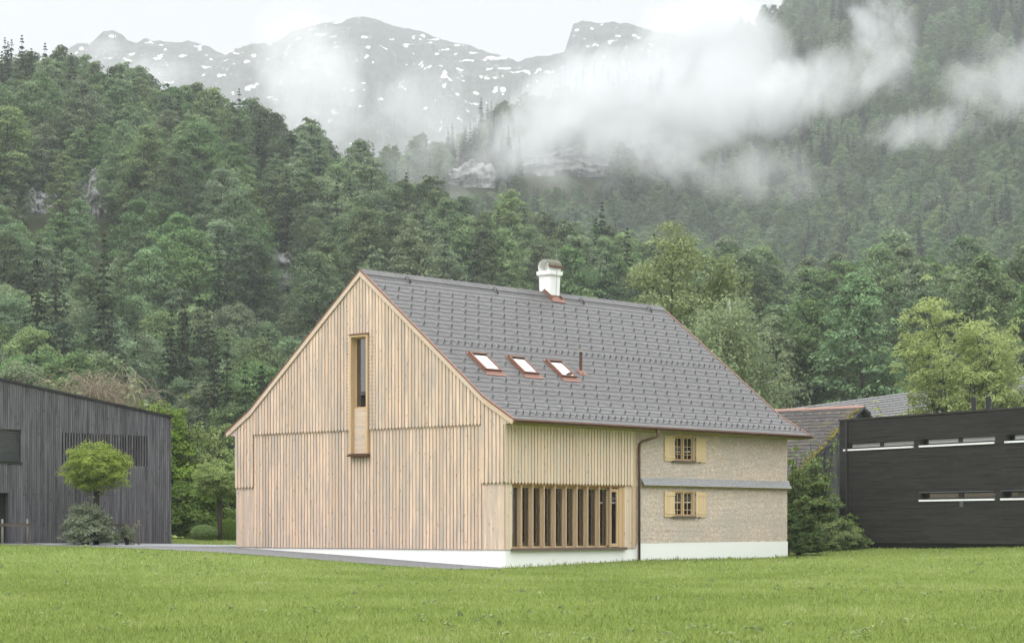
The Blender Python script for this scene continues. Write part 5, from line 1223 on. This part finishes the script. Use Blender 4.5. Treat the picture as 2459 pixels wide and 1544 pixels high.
# ------------------------------------------------------------------ meadow grass
def grass_mat():
    m, nt, o = mat('meadow_grass'); t = tint(nt)
    c = ramp(nt, t, [(0, (.125, .18, .04)), (.45, (.22, .285, .075)), (.8, (.30, .365, .11)), (.93, (.34, .37, .15)), (1, (.45, .46, .29))])
    d = N(nt, 'ShaderNodeBsdfDiffuse', {'Color': c}); tr = N(nt, 'ShaderNodeBsdfTranslucent', {'Color': c}); s = N(nt, 'ShaderNodeMixShader', {0: .35, 1: d.outputs[0], 2: tr.outputs[0]}); nt.links.new(s.outputs[0], o.inputs[0]); return m
M['grass'] = grass_mat()
def in_gravel(x, y):
    f, b = GRAVEL; fy = np.interp(x, [q[0] for q in f], [q[1] for q in f]); by = np.interp(x, [q[0] for q in b], [q[1] for q in b]); r = (x < -.4) & (y > fy) & (y < by + .2)
    lane = (x < 2) & (y > np.interp(x, [-21, -16.6, -14.6, -13.4, -10, 0], [90.4, 90.4, 94.4, 97.4, 101.3, 111.8])) & (y < np.interp(x, [-21.3, -17.8, -15.6, -14.2, -11.5, -2], [92.9, 95.3, 97.9, 99.5, 103.6, 114]))
    return r | (lane & (x > -21))
def house_uv(x, y): dx, dy = x - HX, y - HY; return HC * dx + HS * dy, -HS * dx + HC * dy       # local x, y of the timber house
def grass_points(n, y0, y1, rg):
    u = rg.random(n); y = y0 * (y1 / y0) ** u                       # density falls with distance, constant in the picture
    half = .38 * y + 6; x = rg.uniform(-1, 1, n) * half
    lx, ly = house_uv(x, y); a = (lx > -.05) & (lx < LV + .1) & (ly > -.03) & (ly < L1); k = ~(a | in_gravel(x, y)); 
    a0 = Vector(PL); d = bd; bx = (x - PL[0]) * d.x + (y - PL[1]) * d.y; by = -(x - PL[0]) * d.y + (y - PL[1]) * d.x; k &= ~((bx > -.2) & (by > .1))
    wx = (x - PR[0]) * WD.x + (y - PR[1]) * WD.y; wy = (x - PR[0]) * HS - (y - PR[1]) * HC; k &= ~((wx > -.1) & (wy < .3))
    return x[k], y[k], lx[k], ly[k]
def blades(n, y0, y1, seed, h0, w0, tb, hs=1., clump=True, name='meadow_grass'):
    rg = np.random.default_rng(seed); x, y, lx, ly = grass_points(n, y0, y1, rg); n = len(x); z = ground(x, y)
    pat = fbm(x * .35, y * .22, 4, 71); fine = fbm(x * 1.7, y * 1.1, 3, 73)
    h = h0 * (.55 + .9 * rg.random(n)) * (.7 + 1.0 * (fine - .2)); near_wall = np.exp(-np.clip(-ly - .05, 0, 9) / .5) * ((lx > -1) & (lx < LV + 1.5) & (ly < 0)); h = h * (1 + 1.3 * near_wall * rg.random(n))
    w = w0 * (.6 + .8 * rg.random(n)) * np.maximum(1, y / 42); a = rg.uniform(0, 2 * np.pi, n); le = rg.uniform(.1, .75, n) * h; b = rg.uniform(0, 2 * np.pi, n)
    P = np.stack([x, y, z - .01], -1); s = np.stack([np.cos(a) * w / 2, np.sin(a) * w / 2, np.zeros(n)], -1); d = np.stack([np.cos(b) * le, np.sin(b) * le, h], -1); md_ = np.stack([np.cos(b) * le * .3, np.sin(b) * le * .3, h * .62], -1)
    V = np.stack([P - s, P + s, P + md_ + s * .75, P + d, P + md_ - s * .75], 1).reshape(-1, 3); i = np.arange(n)[:, None] * 5
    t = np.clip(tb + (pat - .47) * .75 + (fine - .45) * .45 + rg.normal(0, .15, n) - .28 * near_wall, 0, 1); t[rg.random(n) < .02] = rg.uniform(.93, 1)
    me = np_mesh(name, V, (i + np.arange(5)[None]), t, M['grass']); return me
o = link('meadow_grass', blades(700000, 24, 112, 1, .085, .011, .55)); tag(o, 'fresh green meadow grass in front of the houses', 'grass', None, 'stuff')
def weeds():
    rg = np.random.default_rng(9); x, y, lx, ly = grass_points(1500, 24, 95, rg); L_ = Leaves(10)
    k = fbm(x * .3, y * .3, 3, 81) + rg.normal(0, .12, len(x)) > .5; x, y = x[k], y[k]
    for X, Y in zip(x, y):
        r_ = rg.uniform(.05, .16); n = int(rg.integers(5, 14)); sz = rg.uniform(.05, .11) * max(1, Y / 60); L_.pad((X, Y, float(ground(X, Y)) + rg.uniform(.05, .1)), r_, .05, n, sz, (0, 0, .2), .1, rg.choice([.35, .5, .65, .85]), .1, .6)
    return L_.mesh('meadow_weeds', M['lf_meadow'], .5)
M['lf_meadow'] = leaf_mat('meadow_weed_leaves', (.10, .165, .04), (.25, .31, .09), .3, .0, .0)
tag(link('meadow_weeds', weeds()), 'broad-leaved weeds scattered through the meadow grass', 'weeds', None, 'stuff')

# ------------------------------------------------------------------ air: even haze over the valley, drifting mist banks on the slopes
def vol_out(m): 
    m.use_nodes = True; nt = m.node_tree; nt.nodes.clear(); return nt, nt.nodes.new('ShaderNodeOutputMaterial')
hm = bpy.data.materials.new('valley_haze'); hm.cycles.volume_sampling = 'DISTANCE'; nt, o = vol_out(hm); pv = N(nt, 'ShaderNodeVolumePrincipled', {'Color': (.66, .695, .72, 1), 'Density': HAZE_DENSITY, 'Anisotropy': .0}); nt.links.new(pv.outputs[0], o.inputs['Volume'])
mb = MB(); mb.box(-2150, 1450, -120, 4100, -90, 1010); tag(mb.build('haze', hm), 'pale haze filling the valley', 'haze', None, 'stuff')
def mist(name, label, p, v, rp, rv, Y, th, dens, seed, amp=.7, tilt=0., scale=2.0, fall=1.0):
    """a bank of mist: ellipsoid with a wispy density; centre, half width and half height as they show from the meadow"""
    W, H = rp / 4921 * Y, rv / 4921 * Y; X = (p - 1204) / 4921 * Y; Z = EYE + (1238 - v) / 4921 * Y
    m = bpy.data.materials.new(name); m.cycles.volume_sampling = 'DISTANCE'; nt, o = vol_out(m)
    t = N(nt, 'ShaderNodeTexCoord'); r2 = N(nt, 'ShaderNodeVectorMath', {0: t.outputs['Object'], 1: t.outputs['Object']}, operation='DOT_PRODUCT').outputs['Value']
    g = N(nt, 'ShaderNodeNewGeometry'); mp_ = N(nt, 'ShaderNodeMapping', {'Vector': g.outputs['Position'], 'Scale': (1, .6, .8), 'Location': (seed * 131., seed * 57., seed * 31.)})
    nz_ = N(nt, 'ShaderNodeTexNoise', {'Vector': mp_.outputs[0], 'Scale': .012 * scale, 'Detail': 8., 'Roughness': .64, 'Distortion': 1.2}).outputs['Fac']
    nn = math_(nt, 'DIVIDE', math_(nt, 'SUBTRACT', nz_, .27), .46, clamp=True)
    shp = math_(nt, 'POWER', math_(nt, 'SUBTRACT', 1., r2, clamp=True), fall)
    d = math_(nt, 'SUBTRACT', shp, math_(nt, 'MULTIPLY', math_(nt, 'SUBTRACT', 1., nn), amp))
    d = math_(nt, 'MULTIPLY', math_(nt, 'MAXIMUM', d, 0.), dens)
    pv = N(nt, 'ShaderNodeVolumePrincipled', {'Color': (.82, .83, .84, 1), 'Density': d, 'Anisotropy': .0}); nt.links.new(pv.outputs[0], o.inputs['Volume'])
    n, k = 32, 16; vs = [(math.sin(math.pi * j / k) * math.cos(2 * math.pi * i / n), math.sin(math.pi * j / k) * math.sin(2 * math.pi * i / n), math.cos(math.pi * j / k)) for j in range(1, k) for i in range(n)] + [(0, 0, 1), (0, 0, -1)]
    f = [(j * n + i, (j + 1) * n + i, (j + 1) * n + (i + 1) % n, j * n + (i + 1) % n) for j in range(k - 2) for i in range(n)] + [((k - 1) * n, i, (i + 1) % n) for i in range(n)] + [((k - 1) * n + 1, (k - 2) * n + (i + 1) % n, (k - 2) * n + i) for i in range(n)]
    mb = MB(); mb.add(vs, f); ob = mb.build('mist', m); ob.scale = (W, th, H); ob.location = (X, Y, Z); ob.rotation_euler = (0, -math.radians(tilt), 0)
    return tag(ob, label, 'mist', 'mist banks drifting on the slopes', 'stuff')
MIST = [
    ('bright mist plume rising before the far mountain', 735, 175, 190, 260, 760, 65, .07, 1, 1.0, 0, 2.4, 1.0),
    ('thin veil of mist between bright plume and main bank', 930, 270, 280, 150, 800, 45, .035, 2, 1.35, 10, 2.6, .7),
    ('small wisp above the near wooded ridge', 320, 165, 180, 55, 900, 50, .05, 3, 1.3, 0, 3.0, .7),
    ('main white mist bank', 1480, 250, 470, 165, 1000, 80, .056, 4, 1.0, 8, 2.0, .6),
    ('white cloud where the steep slope meets the sky', 1690, 125, 230, 160, 1150, 80, .06, 5, .85, -16, 2.0, .7),
    ('lower grey part of the mist bank', 1330, 345, 470, 110, 930, 55, .03, 6, 1.2, -6, 2.6, .6),
    ('mist arm climbing the steep wooded slope', 1900, 215, 330, 110, 960, 55, .05, 7, 1.15, 20, 2.4, .6),
    ('upper tip of the mist arm', 2085, 80, 95, 170, 1050, 45, .05, 8, 1.15, 14, 2.6, .6),
    ('mist pocket on the steep slope over the ash tree', 2390, 190, 240, 135, 900, 55, .036, 9, 1.1, 10, 2.4, .6),
    ('thin mist shred low on the steep slope under the mist arm', 2180, 300, 210, 60, 860, 40, .034, 10, 1.15, 6, 3.0, .6),
    ('faint mist drifting over the cliff', 1060, 385, 290, 90, 840, 45, .034, 11, 1.25, 12, 2.8, .6),
    ('faint mist over the dark slope', 1740, 400, 350, 100, 800, 45, .022, 12, 1.25, -4, 2.8, .6),
]
for a in MIST: mist('mist', *a)
